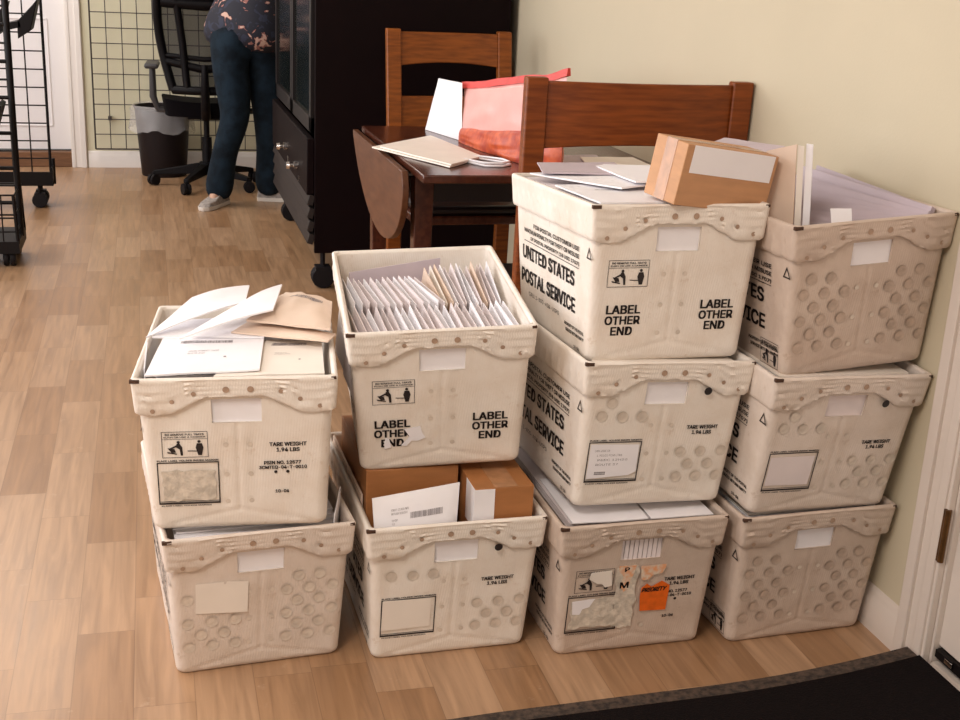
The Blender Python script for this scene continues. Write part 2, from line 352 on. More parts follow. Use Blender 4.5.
def tub(key, label, plastic, dimples, rivet_m='scuff_light', dim_m='scuff_light', seed=0):
    root = empty('postal_tub', label, 'mail tub', 'corrugated plastic postal tubs stacked by the wall', M=TM[key])
    mb = MB(); rings = []
    zs = [0, .002, .006, .012] + [round(SF - s, 5) * H / SF for s in sorted(set([SF * k / 62 for k in range(0, 60)] + list(HOLE)), reverse=True)]
    zs = sorted(z for z in zs if z >= 0); zs = [z for i, z in enumerate(zs) if i == 0 or z - zs[i - 1] > .0012]
    for i, z in enumerate(zs):
        ins = .009 * (1 - math.sqrt(max(0, 1 - ((.012 - z) / .012) ** 2))) if z < .012 else 0
        hw, y0, y1 = outer(z, ins); s = (H - z) / H * SF; ring = []
        for x, y, tg, a in perim(hw, y0, y1, .017, US, UB, 16):
            if tg == 'f':
                d = .0016 * math.exp(-(x / .0035) ** 2) if .088 < s < .258 else 0
                if s > .25:
                    e = abs(s - (.256 + abs(x) * .235)); d += .0016 * math.exp(-(e / .0035) ** 2)
                elif s > .088: d += .0012 * math.exp(-((abs(x) - .028) / .012) ** 2) * .6
                for rx, rs in RIV:
                    q = math.hypot(x - rx, s - rs)
                    if q < .008: d += .0018 * (1 - q / .008)
                for rx, rs in dimples:
                    q = math.hypot(x - rx, s - rs)
                    if q < .013: d += .0016 * math.sin(min(1, q / .0125) * PI)
                d += .0016 * (noise.noise(Vector((x * 14, s * 14, seed * 3.1))) + .5) * min(1, (1 - abs(a)) * 6)
                y += max(d, 0)
            elif tg in 'lr':
                dd = .002 * (noise.noise(Vector((y * 10, s * 10, seed * 5.7 + (tg == 'l')))) + .4) * min(1, min(a, 1 - a) * 8)
                x -= math.copysign(max(dd, 0), x)
            ring.append((x, y, z))
        rings.append(ring)
    n = len(rings[0]); tags = perim(.1, 0, .4, .017, US, UB, 16)
    def hole(j, za, zb):
        s0 = (H - zb) / H * SF; s1 = (H - za) / H * SF
        if not (s0 > HOLE[0] - .002 and s1 < HOLE[1] + .002): return False
        A, B = tags[j], tags[(j + 1) % n]
        return A[2] == B[2] and A[2] in 'fb' and abs(A[3]) <= HU + 1e-4 and abs(B[3]) <= HU + 1e-4
    V = [p for r in rings for p in r]; F = []
    for i in range(len(rings) - 1):
        for j in range(n):
            if hole(j, zs[i], zs[i + 1]): continue
            k = (j + 1) % n; F.append((i * n + j, i * n + k, (i + 1) * n + k, (i + 1) * n + j))
    F.append(tuple(range(n))[::-1]); mb.add(V, F)
    # inner shell
    zi = [.007, .1] + [z for z in zs if HOLE[0] - .002 < (H - z) / H * SF < HOLE[1] + .002] + [H - .004]
    V = []; F = []
    for z in zi:
        hw, y0, y1 = outer(z, .005); V += [(x, y, z) for x, y, a, b in perim(hw, y0, y1, .013, US, UB, 16)]
    for i in range(len(zi) - 1):
        for j in range(n):
            if hole(j, zi[i], zi[i + 1]): continue
            k = (j + 1) % n; F.append((i * n + k, i * n + j, (i + 1) * n + j, (i + 1) * n + k))
    F.append(tuple(range(n))); mb.add(V, F)
    # reveal of the two hand holes
    hz = [z for z in zi if HOLE[0] - .002 < (H - z) / H * SF < HOLE[1] + .002]; za, zb = hz[0], hz[-1]
    for end in (0, 1):
        def pt(z, sgn, ins):
            hw, y0, y1 = outer(z, ins); r = .017 if ins == 0 else .013
            return (sgn * HU * (hw - r), (y0 + (.0016 if ins == 0 else 0)) if end == 0 else y1, z)
        for (z1, s1), (z2, s2) in (((za, -1), (za, 1)), ((za, 1), (zb, 1)), ((zb, 1), (zb, -1)), ((zb, -1), (za, -1))):
            mb.quad(pt(z1, s1, 0), pt(z2, s2, 0), pt(z2, s2, .005), pt(z1, s1, .005))
    front = lambda x, s, o=.0006: (x, (-(K - INS)) * (1 - s / SF) - o, H * (1 - s / SF))
    for rx, rs in dimples:     # scuffed welds; part of the dimples' shading is put into the darker colour
        ring = [[front(rx + r * math.cos(2 * PI * k / 16), rs + r * math.sin(2 * PI * k / 16), -h) for k in range(16)] for r, h in ((.0108, .0008), (.0075, .0016), (.003, .0009))]
        V = [p for q in ring for p in q]; F = [(a * 16 + k, a * 16 + (k + 1) % 16, (a + 1) * 16 + (k + 1) % 16, (a + 1) * 16 + k) for a in (0, 1) for k in range(16)] + [tuple(32 + k for k in range(16))]
        mb.add([(p[0], p[1] - .0016, p[2]) for p in V], [f[::-1] for f in F], 1)
    for rx, rs in RIV:
        mb.add([front(rx + .0045 * math.cos(-2 * PI * k / 12), rs + .0045 * math.sin(-2 * PI * k / 12), -.0004) for k in range(12)], [tuple(range(12))], 2)
    mb.build('tub_body', [plastic, M[dim_m], M[rivet_m]], root, smooth=50)
    # folded rim sleeve
    rb = MB(); NS = 84; U2 = [round(-1 + 2 * k / 64, 5) for k in range(65)]
    tg0 = perim(WT / 2, -K, LT - K, .008, U2, U2, NS, 3); n = len(tg0)
    def bound(x, tg, a):
        if tg in 'fb':
            ax = abs(x)
            if ax > .115: b = .067
            elif ax > .052: b = .035 + (ax - .052) / .063 * .032
            else: b = .035
            return b + .002 * noise.noise(Vector((x * 60, seed, 1 if tg == 'f' else 4)))
        return .064 + .002 * noise.noise(Vector((a * 14, seed, 9)))
    def ring(fr, off, row, base=None):
        R = []
        for (x, y, tg, a) in tg0:
            b = bound(x, tg, a); s = fr * b if base is None else base
            f = s / .067
            hw = WT / 2 - .0045 * f - off; y0 = -K + (.0082 * f) + off; y1 = LT - K - .0082 * f - off
            sx = hw / (WT / 2); xx = x * sx; yy = y0 + (y + K) / LT * (y1 - y0)
            if row > 0:
                d = 0
                if tg in 'fb':
                    rip = math.sin(s * 2 * PI / .0085 + 2 * noise.noise(Vector((x * 20, seed, 2))))
                    d = .0017 * rip * (1 if abs(x) > .05 else .35) * (.4 + noise.noise(Vector((x * 30, s * 60, seed + 7))) + .3)
                    for rx, rs in RIMRIV:
                        q = math.hypot(x - rx, s - rs)
                        if q < .009: d -= .003 * (1 - q / .009)
                    yy += -d if tg == 'f' else d
                elif tg in 'lr':
                    ph = (y + K) % .034
                    if .028 < s < .058 and ph < .008: d = -.0022
                    d += .0012 * noise.noise(Vector((y * 18, s * 30, seed + 3)))
                    xx += math.copysign(d, x)
            R.append((xx, yy, H - s * H / SF))
        return R
    rows = [ring(1, .0105, 0, .034), ring(1, .0105, 0, .004), ring(1, .009, 0, .001), ring(1, .006, 0, -.0012), ring(1, .003, 0, -.001), ring(1, .0008, 0, .001)]
    rows += [ring((k + .6) / 12, 0, 1) for k in range(12)] + [ring(1, .0015, 1), ring(.985, .0055, 0)]
    V = [p for r in rows for p in r]
    F = [(i * n + (j + 1) % n, i * n + j, (i + 1) * n + j, (i + 1) * n + (j + 1) % n) for i in range(len(rows) - 1) for j in range(n)]
    rb.add(V, [f[::-1] for f in F])
    rf = lambda x, s, o=.0: (x, -K + .0082 * s / .067 - o, H - s * H / SF)
    for rx, rs in RIMRIV + [(-.016, .0205), (.025, .0205)]:
        r = .0058 if rs == .0205 else .0042
        rb.add([rf(rx + r * math.cos(-2 * PI * k / 12), rs + r * math.sin(-2 * PI * k / 12), .0016 if rs == .0205 else -.0002) for k in range(12)], [tuple(range(12))], 1)
    rb.build('rim_sleeve', [plastic, M['rivet']], root, smooth=50)
    for sx in (-1, 1):
        cb = MB(); cb.box((sx * (WT / 2 - .0075), -K + .0030, H - .0030), (.0165, .0072, .0062) if sx < 0 else (.009, .006, .005))
        cb.build('exposed_corner_wire', M['rust'], root, bevel=.0006)
    return root, front
sidef = lambda y, s, o=.0009: (-(WB / 2 + (WT / 2 - INS - WB / 2) * (1 - s / SS)) - o, y, H * (1 - s / SS))
def side_print(root, style=0):
    """printing on the long side that faces the room; u runs towards the front"""
    mb = MB(); fn = lambda u, s: sidef(-u, s)
    pm = MB()
    write(mb, 'UNITED STATES', fn, -.228, .1505, .316, .028)
    write(mb, 'POSTAL SERVICE', fn, -.229, .200, .330, .029)
    for i, (t, w) in enumerate((('FOR POSTAL CUSTOMER USE', .27), ('MAXIMUM PENALTY FOR THEFT OR MISUSE', .33), ('OF POSTAL PROPERTY (18 USC 1707)', .29))):
        write(mb, t, fn, -.046 - w / 2, .091 + .014 * i, w, .0085)
    rectfill(mb, fn, -.376, -.046, .1262, .1275)
    write(mb, 'CALL 1-800-ASK-USPS', fn, -.25, .2335, .19, .0085, False)
    for i, (t, w) in enumerate((('PROPERTY OF THE POSTAL', .105), ('SERVICE RETURN EMPTY', .098))):
        write(mb, t, fn, -.017 - w / 2, .243 + .011 * i, w, .0062)
    if style == 1: pictogram(pm, fn, -.078, .233, .062, .048); pm.build('warning_pictogram', M['ink'], root, smooth=0)
    else: write(mb, '10-04', fn, -.055, .277, .028, .006)
    mb.build('side_lettering', M['ink'], root, smooth=0); mb = MB()
    c = (.006, .093); r = .0145
    tri = [(c[0] + r * math.cos(a), c[1] + r * math.sin(a)) for a in (-PI / 2, PI / 6, PI * 5 / 6)]
    ti = [(c[0] + r * .62 * math.cos(a), c[1] + r * .62 * math.sin(a)) for a in (-PI / 2, PI / 6, PI * 5 / 6)]
    for a in range(3):
        b = (a + 1) % 3; polyfill(mb, fn, [tri[a], ti[a], ti[b], tri[b]][::1])
    mb.build('recycling_mark', M['ink'], root, smooth=0)
def front_print(root, front, items, extra=None):
    fn = front
    for it in items:
        k = it[0]; mb = MB()
        def done(name): return mb.build(name, M['ink'], root, smooth=0)
        if k == 'pict': pictogram(mb, fn, -.128, .1005, .0775, .050); done('warning_pictogram')
        if k == 'frame':
            rectline(mb, fn, -.1385, -.0335, .1595, .2425, .0020, .0034)
            rectfill(mb, fn, -.1385, -.0335, .2365, .2375)
            write(mb, 'PLACE LABEL HOLDER INSIDE MARGIN', fn, -.086, .1565, .104, .0034)
            write(mb, 'PLACE LABEL HOLDER MARGIN', fn, -.092, .2455, .085, .0024); done('label_frame')
        if k == 'other':
            for cx, dy in ((-.0915, 0), (.0912, -.006)):
                mb = MB()
                write(mb, 'LABEL', fn, cx, .193 + dy, .066, .0165); write(mb, 'OTHER', fn, cx, .2135 + dy, .068, .0165); write(mb, 'END', fn, cx, .234 + dy, .042, .0165)
                done('lettering')
        if k == 'tare':
            write(mb, 'TARE WEIGHT', fn, it[1], it[2], .064, .0078); write(mb, '1.94 LBS', fn, it[1], it[2] + .0108, .040, .0078); done('lettering')
        if k == 'psin':
            write(mb, 'PSIN NO. 12577', fn, .0755, .1655, .064, .0068); write(mb, '3CMTEQ-04-T-0010', fn, .0760, .1750, .083, .0068)
            disc(mb, fn, .0634, .1838, .003); disc(mb, fn, .0843, .1838, .003); done('lettering'); mb = MB(); write(mb, it[1], fn, .074, .2225, .024, .0062); done('lettering')
        if k == 'dot':
            disc(mb, lambda x, q: fn(x, q, .0085), .0785, .0575, .0078, 24); done('black_dot')
def patch(root, name, front, pts, m, o=.0013, th=.0004, label=None):
    mb = MB(); a = [Vector(front(x, s, o)) for x, s in pts]; mb.ext(a[::-1], (0, -th, 0)); p = mb.build(name, m, root, smooth=0)
    if label: p['label'] = label
    return p
def jag(x0, x1, s0, s1, n=7, j=.003, seed=1):
    R = random.Random(seed); P = []
    for k in range(n): P.append((x0 + (x1 - x0) * k / n + R.uniform(-j, j) * .5, s0 + R.uniform(-j, j)))
    for k in range(n): P.append((x1 + R.uniform(-j, j), s0 + (s1 - s0) * k / n))
    for k in range(n): P.append((x1 + (x0 - x1) * k / n, s1 + R.uniform(-j, j)))
    for k in range(n): P.append((x0 + R.uniform(-j, j), s1 + (s0 - s1) * k / n))
    return P
def card(root, m='paper', w=.094):   # white card showing through the hand hole
    mb = MB(); y = lambda s: -(K - INS) * (1 - s / SF) + .0058
    a = [(-w / 2, y(.036), H * (1 - .036 / SF)), (w / 2, y(.036), H * (1 - .036 / SF)), (w / 2, y(.090), H * (1 - .090 / SF)), (-w / 2, y(.090), H * (1 - .090 / SF))]
    mb.ext(a, (0, .0006, 0)); p = mb.build('hand_hole_card', M[m], root, smooth=0); p['label'] = 'white card seen through the hand hole'

LEFTC = [(x, s) for s, xs in ((.132, (-.131, -.088, -.046)), (.158, (-.107, -.066)), (.184, (-.131, -.088, -.046)), (.210, (-.107, -.066)), (.236, (-.129, -.087, -.046))) for x in xs]
LEFTTOP = [(-.1185, .103), (-.078, .104)]
RIGHTC = [(-x + .002, s) for x, s in LEFTC]; RIGHTTOP = [(.070, .104), (.109, .104)]
HI = [(-.122, .107), (-.081, .109), (-.042, .109), (-.105, .082)]
LOWR = [(x, s) for x, s in RIGHTC if s > .18]

tb, fr = {}, {}
def T(k, *a, **b): tb[k], fr[k] = tub(k, *a, **b)
WT = .345
T('A', 'off-white postal tub heaped with envelopes and padded packets, upper of the leftmost pair', M['tub'], [], seed=1)
front_print(tb['A'], fr['A'], [('pict',), ('frame',), ('tare', .0855, .1295), ('psin', '10-04')]); side_print(tb['A']); card(tb['A'])
patch(tb['A'], 'torn_label', fr['A'], jag(-.131, -.041, .176, .235, seed=3), M['paper_dirty'], label='torn remains of a paper label')
T('B', 'scuffed off-white postal tub on the floor with a blank cream sticker, under the heaped tub', M['tub_mid'],
  [p for p in LEFTC if not (-.118 < p[0] < -.02 and p[1] < .17)] + RIGHTC + RIGHTTOP, seed=2)
side_print(tb['B']); card(tb['B'])
patch(tb['B'], 'blank_sticker', fr['B'], [(-.1165, .098), (-.0665, .099), (-.066, .104), (-.0625, .1035), (-.061, .099), (-.0225, .1035), (-.0238, .170), (-.117, .1615)], M['paper_warm'], label='blank cream paper sticker')
T('C', 'off-white postal tub packed with two rows of upright envelopes', M['tub'], [], seed=3)
front_print(tb['C'], fr['C'], [('pict',), ('other',)]); side_print(tb['C'])
patch(tb['C'], 'torn_tape', fr['C'], [(-.104, .221), (-.098, .224), (-.094, .243), (-.107, .246), (-.107, .232)], M['paper'], label='scrap of torn white tape')
patch(tb['C'], 'torn_tape', fr['C'], [(-.070, .205), (-.040, .200), (-.036, .216), (-.030, .226), (-.044, .232), (-.056, .231), (-.066, .242), (-.076, .240), (-.060, .222)], M['paper'], label='scrap of torn white tape')
card(tb['C'])
T('D', 'postal tub on the floor holding brown boxes and a white mailer', M['tub'], HI[:3] + LOWR, seed=4)
front_print(tb['D'], fr['D'], [('frame',), ('tare', .0845, .1305), ('dot',)]); side_print(tb['D']); card(tb['D'])
patch(tb['D'], 'blank_label', fr['D'], [(-.135, .160), (-.043, .163), (-.043, .226), (-.137, .228)], M['paper_warm'], label='blank cream label')
WT = .340
T('E', 'postal tub marked LABEL OTHER END carrying a tilted cardboard box on loose letters', M['tub'], [], seed=5)
front_print(tb['E'], fr['E'], [('pict',), ('other',)]); side_print(tb['E']); card(tb['E'])
T('F', 'postal tub with a printed address label, right under the tub carrying the tilted cardboard box', M['tub'], HI + LOWR, seed=6)
front_print(tb['F'], fr['F'], [('frame',), ('tare', .0845, .1330), ('dot',)]); side_print(tb['F']); card(tb['F'])
patch(tb['F'], 'address_label', fr['F'], [(-.1345, .164), (-.0385, .166), (-.0375, .222), (-.052, .229), (-.135, .2345)], M['paper'], label='white address label with grey print')
mb = MB(); fnE = lambda x, s: fr['F'](x, s, .0019)
for i, (t, x, w) in enumerate((('SAN JOSE CA', -.11, .03), ('L 95101 FCM LTRS', -.095, .05), ('P&DC 12H20', -.088, .06), ('ROUTE 37', -.098, .045))): write(mb, t, fnE, x, .177 + .0095 * i, w, .0045, False)
write(mb, 'IIIIIIIII', fnE, -.11, .2235, .022, .006)
mb.build('label_print', M['greyprint'], tb['F'], smooth=0)
T('G', 'scuffed postal tub on the floor with a bright orange sticker', M['tub_dirty_dim'], [], seed=7)
front_print(tb['G'], fr['G'], [('pict',), ('frame',), ('tare', .0875, .1360), ('psin', '10-06')]); side_print(tb['G'])
g = fr['G']
patch(tb['G'], 'torn_label', g, jag(-.131, -.042, .166, .232, seed=5), M['paper_dirty'], label='torn remains of a paper label')
patch(tb['G'], 'torn_label', g, [(-.130, .168), (-.084, .166), (-.094, .184), (-.108, .188), (-.112, .20), (-.127, .198)], M['paper'], .0019, label='white scrap of a torn label')
patch(tb['G'], 'torn_label', g, [(-.098, .106), (-.057, .104), (-.053, .139), (-.067, .142), (-.074, .133), (-.084, .132), (-.101, .12)], M['paper_warm'], .0016, label='cream scrap over the pictogram')
patch(tb['G'], 'clear_tape', g, jag(-.046, -.002, .098, .238, 9, .004, seed=8), M['paper_dirty'], .0015, label='dirty strip of old tape')
patch(tb['G'], 'torn_orange_sticker', g, [(-.043, .096), (-.008, .097), (-.010, .112), (-.016, .130), (-.020, .150), (-.028, .156), (-.036, .140), (-.031, .12), (-.042, .108)], M['orange_torn'], .0022, label='torn remains of an orange sticker')
patch(tb['G'], 'torn_orange_sticker', g, [(.002, .100), (.055, .100), (.053, .110), (.048, .120), (.03, .122), (.022, .132), (.012, .133), (.006, .13)], M['orange_torn'], .0022, label='torn remains of an orange sticker')
patch(tb['G'], 'orange_sticker', g, [(.010, .150), (.020, .142), (.030, .150), (.050, .138), (.068, .150), (.0665, .207), (.012, .2045), (.008, .17)], M['orange'], .0020, label='bright orange sticker')
mb = MB(); fg = lambda x, s: g(x, s, .0028)
write(mb, 'PRIORITY', fg, .036, .156, .05, .010, slant=.3); write(mb, 'M', fg, -.028, .140, .018, .014); write(mb, 'P', fg, -.026, .105, .010, .010)
mb.build('sticker_print', M['ink'], tb['G'], smooth=0)
T('H', 'postal tub with fanned grey-lilac flats, topmost against the beige wall', M['tub_dirty_dim'], LEFTC + LEFTTOP + RIGHTC + RIGHTTOP, seed=8, dim_m='scuff')
side_print(tb['H'], 1); card(tb['H'])
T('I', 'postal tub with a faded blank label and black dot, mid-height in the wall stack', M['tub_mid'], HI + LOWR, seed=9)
front_print(tb['I'], fr['I'], [('frame',), ('tare', .0885, .1435), ('dot',)]); side_print(tb['I']); card(tb['I'], 'paper_pink')
patch(tb['I'], 'blank_label', fr['I'], [(-.134, .168), (-.040, .168), (-.041, .231), (-.134, .2295)], M['paper_pink'], label='faded blank label')
T('J', 'scuffed postal tub on the floor beside the white baseboard', M['tub_dirty_dim'], LEFTC + LEFTTOP + RIGHTC + RIGHTTOP, seed=10, dim_m='scuff')
side_print(tb['J'], 1); card(tb['J'])
mb = MB()   # ends of letters seen through the hand holes
for k in range(9): mb.box((-.038 + k * .0095, -.0185, H - .061), (.0078, .002, .05), Ry(.05).to_3x3())
edge = mb.build('hand_hole_envelope_edges', M['paper_pink'], tb['G'], smooth=0); edge['label'] = 'envelope edges seen through the hand hole'

# ------------------------------------------------------------------ mail: sheets between four corners
def sheet(name, C4, th, m, tubk=None, bulge=0, sag=0, nx=10, ny=8, seed=0):
    """C4 = near-left, near-right, far-right, far-left (tub coordinates when tubk is given)"""
    W = TM[tubk] if tubk else Matrix()
    C4 = [W @ Vector(c) for c in C4]; ctr = sum(C4, Vector()) / 4
    nrm = (C4[1] - C4[0]).cross(C4[3] - C4[0]).normalized()
    if nrm.z < -.2: nrm = -nrm
    C4 = [c - ctr for c in C4]; top = []; bot = []
    for j in range(ny + 1):
        for i in range(nx + 1):
            u, w = i / nx, j / ny
            p = (C4[0] * (1 - u) + C4[1] * u) * (1 - w) + (C4[3] * (1 - u) + C4[2] * u) * w
            e = (4 * u * (1 - u) * 4 * w * (1 - w)) ** .45
            p += nrm * (sag * (4 * u * (1 - u)) + .0012 * noise.noise(Vector((u * 3, w * 3, seed + ctr.x * 9))))
            t = th / 2 + bulge * e * (1 + .35 * noise.noise(Vector((u * 6, w * 6, seed))))
            top.append(p + nrm * t); bot.append(p - nrm * (th / 2 + bulge * e * .4))
    mb = MB(); n = nx + 1; N = len(top); V = top + bot; F = []
    for j in range(ny):
        for i in range(nx):
            a = j * n + i; F.append((a, a + 1, a + n + 1, a + n)); F.append((N + a, N + a + n, N + a + n + 1, N + a + 1))
    bd = [i for i in range(n)] + [j * n + nx for j in range(1, ny + 1)] + [ny * n + i for i in range(nx - 1, -1, -1)] + [j * n for j in range(ny - 1, 0, -1)]
    for k in range(len(bd)):
        a, b = bd[k], bd[(k + 1) % len(bd)]; F.append((a, N + a, N + b, b))
    mb.add(V, F)
    o = mb.build(name, m, smooth=40); o.location = ctr
    def on(u, w, lift=.0006):     # point on the top surface, local
        x = min(max(u, 0), 1) * nx; y = min(max(w, 0), 1) * ny; i = min(int(x), nx - 1); j = min(int(y), ny - 1); fx, fy = x - i, y - j
        a = top[j * n + i] * (1 - fx) + top[j * n + i + 1] * fx; b = top[(j + 1) * n + i] * (1 - fx) + top[(j + 1) * n + i + 1] * fx
        return a * (1 - fy) + b * fy + nrm * lift
    return o, on
def barcode(mb, on, u0, u1, w0, w1, seed=0):
    R = random.Random(seed); u = u0
    while u < u1:
        t = R.choice((.003, .005, .009)); mb.quad(on(u, w0), on(u + t, w0), on(u + t, w1), on(u, w1)); u += t + R.choice((.003, .006))
def address(mb, on, u0, w0, lines, h=.03, wd=.25):
    for i, t in enumerate(lines):
        k = wd * len(t) / 22
        write(mb, t, lambda x, s: on(x, 1 - s), u0 + k / 2, 1 - (w0 - i * h * 1.7), k, h, False)

# --- heap on the first stack
GA = 'mail heaped on the leftmost stack'
def mail(name, C4, th, m, k, label, group, cat='envelope', **kw):
    o, on = sheet(name, C4, th, M[m], k, **kw); tag(o, label, cat, group); return o, on
o, on = mail('envelope', [(-.150, -.020, .2925), (.040, -.004, .2945), (.045, .200, .300), (-.138, .203, .298)], .003, 'paper', 'A', 'white envelope with a printed barcode lying flat across the front of the heaped tub', GA, seed=1)
mb = MB(); barcode(mb, on, .20, .70, .76, .83, 2); address(mb, on, .30, .55, ['JOHN STREET 1450', 'SUITE 200'], .035, .4); disc(mb, lambda x, s: on(x, 1 - s), .66, .62, .014)
mb.build('printed_address', M['greyprint'], o, smooth=0)
o, on = mail('envelope', [(-.037, -.023, .289), (.150, -.015, .289), (.150, .180, .292), (.030, .184, .292)], .003, 'paper_warm', 'A', 'cream envelope half under the flat white barcode envelope', GA, seed=2)
mb = MB(); barcode(mb, on, .30, .78, .82, .90, 3); address(mb, on, .42, .60, ['PO BOX 2217', 'ATTN MAIL ROOM'], .022, .3); disc(mb, lambda x, s: on(x, 1 - s), .74, .60, .014)
mb.build('printed_address', M['greyprint'], o, smooth=0)
mail('envelope', [(-.158, .188, .3005), (.045, .170, .303), (.030, .33, .303), (-.126, .300, .300)], .003, 'paper', 'A', 'white envelope behind the flat barcode one, shaded by the letters leaning over it', GA, seed=3)
mail('padded_mailer', [(-.016, .195, .306), (.160, .112, .309), (.176, .160, .309), (.019, .275, .307)], .003, 'kraft_pale', 'A', 'thin padded mailer edge-on beneath the puffy tan one', GA, 'padded mailer', bulge=.007, seed=4)
o, on = mail('padded_mailer', [(.012, .206, .326), (.165, .132, .326), (.176, .350, .322), (.085, .430, .322)], .004, 'kraft_pale', 'A', 'puffy tan padded mailer with a barcode, beside the upright envelope tub', GA, 'padded mailer', bulge=.018, seed=5)
mb = MB(); barcode(mb, on, .30, .85, .62, .72, 5); mb.build('barcode', M['greyprint'], o, smooth=0)
mail('envelope', [(-.169, .186, .301), (.008, .285, .340), (.013, .400, .345), (-.095, .325, .340)], .003, 'paper', 'A', 'long white envelope tilted up at the outer edge of the heap', GA, seed=6, sag=.006)
mail('envelope', [(-.105, .140, .310), (.062, .194, .348), (.078, .360, .356), (.003, .268, .345)], .003, 'paper', 'A', 'white envelope with a pointed corner rising above the middle of the heap', GA, seed=7, sag=.004)
for k in range(8):
    z = .25 + k * .0045
    mail('envelope', [(-.135, .01, z), (.135, .01, z), (.135, .34, z), (-.135, .34, z)], .003, 'paper', 'A', 'envelope lying deeper inside the heaped tub, under the loose letters', 'letters inside the heaped tub', seed=20 + k, nx=2, ny=2)
mail('envelope', [(-.170, .15, .20), (-.157, .02, .20), (-.155, .02, .294), (-.166, .18, .294)], .002, 'paper', 'A', 'white envelope standing against the inner left side of the heaped tub', GA, seed=8, nx=3, ny=3)
# --- B contents
GB = 'letters filling the floor tub of the leftmost stack'
for k in range(5):
    z = .272 + k * .0038; dx = random.uniform(-.004, .004)
    mail('envelope', [(-.145 + dx, -.01 + .012 * k, z), (.145 + dx, -.01 + .012 * k, z), (.145 + dx, .40, z), (-.145 + dx, .40, z)], .003, 'paper', 'B', 'white envelope laid flat in the floor tub under the heaped tub', GB, seed=30 + k, nx=3, ny=3)
mail('envelope', [(.130, -.022, .25), (.160, .05, .25), (.162, .05, .325), (.136, -.018, .300)], .002, 'paper', 'B', 'white envelope corner sticking up behind the rim of the blank-sticker tub', GB, seed=36, nx=3, ny=3)
# --- C rows of letters
def row(kname, xs, yn, ln, ztop, hgt, yaw, pit, label, group, mats):
    for i, x in enumerate(xs):
        w = (yaw[0] + (yaw[1] - yaw[0]) * i / len(xs)) + random.uniform(-.03, .03)
        key = random.choice(mats); R = Rz(w) @ Rx(pit[0] + (pit[1] - pit[0]) * i / len(xs) + random.uniform(-.03, .03)) @ Ry(random.uniform(.04, .14))
        th = .0042; mb = MB(); hh = hgt + random.uniform(-.006, .006); l2 = ln / 2
        mb.hexa([(-th / 2, -l2, -hh), (th / 2, -l2, -hh), (th / 2, l2, -hh), (-th / 2, l2, -hh), (-th * .18, -l2, 0), (th * .18, -l2, 0), (th * .18, l2, 0), (-th * .18, l2, 0)])
        o = mb.build('letter_envelope', M[key], smooth=0); o.matrix_world = TM[kname] @ Tr(x, yn + random.uniform(-.004, .004), ztop + random.uniform(-.004, .003)) @ R
        tag(o, label, 'envelope', group)
n = 24; row('C', [-.150 + .298 * i / (n - 1) for i in range(n)], .080, .125, .268, .145, (.14, .12), (.10, .16), 'letter envelope standing in the nearer of the two packed rows', 'letters in the nearer row', ['paper_pink', 'paper', 'paper', 'paper_pink'])
n = 14; row('C', [-.150 + .160 * i / (n - 1) for i in range(n)], .245, .150, .272, .150, (.10, .30), (.02, .06), 'letter envelope standing in the far packed row, before the upright grey-lilac flat', 'letters in the far row', ['paper_pink', 'paper_pink', 'paper'])
n = 13; row('C', [.022 + .122 * i / (n - 1) for i in range(n)], .270, .165, .272, .160, (.12, .02), (.16, .20), 'letter envelope peaked up in the far packed row, beyond the upright flat', 'peaked letters in the far row', ['paper_warm', 'paper', 'paper_pink', 'paper_pink', 'kraft_pale'])
mail('flat_envelope', [(-.148, .318, .12), (.040, .348, .12), (.050, .385, .290), (-.142, .352, .277)], .004, 'paper_lilac', 'C', 'large grey-lilac flat standing behind the far row of upright letters', None, seed=9, nx=4, ny=4)
# --- boxes in D
def carton(k, M0, w, d, h, label, m='kraft_dark'):
    o = empty('cardboard_box', label, 'box', M=(TM[k] if k else Matrix()) @ M0)
    mb = MB(); mb.box((w / 2, d / 2, h / 2), (w, d, h)); mb.build('carton', M[m], o, bevel=.0015)
    return o
b = carton('D', Tr(-.153, .078, .21) @ Rz(-.01), .178, .30, .148, 'brown cardboard box behind the white mailer, under the upright letter tub')
mb = MB(); mb.box((.089, .15, .1485), (.05, .3, .0006)); mb.build('packing_tape', M['tape'], b)
b = carton('D', Tr(.034, -.015, .205) @ Rz(-.002), .114, .24, .142, 'brown cardboard box with a white side label beside the white mailer')
mb = MB(); mb.box((.018, -.0006, .107), (.040, .0008, .066)); mb.build('white_label', M['paper'], b, smooth=0)
mb = MB(); mb.box((-.0006, .03, .10), (.0008, .06, .08)); mb.build('white_label', M['paper'], b, smooth=0)
mb = MB(); mb.box((.06, .12, .1425), (.045, .24, .0006)); mb.build('packing_tape', M['tape'], b)
o, on = mail('bubble_mailer', [(-.148, -.014, .20), (-.002, -.014, .20), (.010, .010, .352), (-.154, .014, .330)], .003, 'paper', 'D', 'white bubble mailer with a shipping label leaning against the brown box', None, 'padded mailer', bulge=.008, seed=11, nx=14, ny=10)
mb = MB(); barcode(mb, lambda u, w: on(u, w, .0012), .42, .80, .66, .74, 4)
address(mb, lambda u, w: on(u, w, .0012), .20, .80, ['FIRST-CLASS PKG', 'RETURN SERVICE'], .03, .30); address(mb, lambda u, w: on(u, w, .0012), .20, .66, ['SHIP', 'TO', '0014'], .03, .4)
mb.build('shipping_print', M['greyprint'], o, smooth=0)
mail('flat_envelope', [(-.160, .40, .16), (-.157, .10, .16), (-.157, .10, .300), (-.163, .40, .305)], .004, 'kraft_pale', 'D', 'long tan flat wedged along the inner side of the box-filled tub', None, seed=12, nx=4, ny=4)
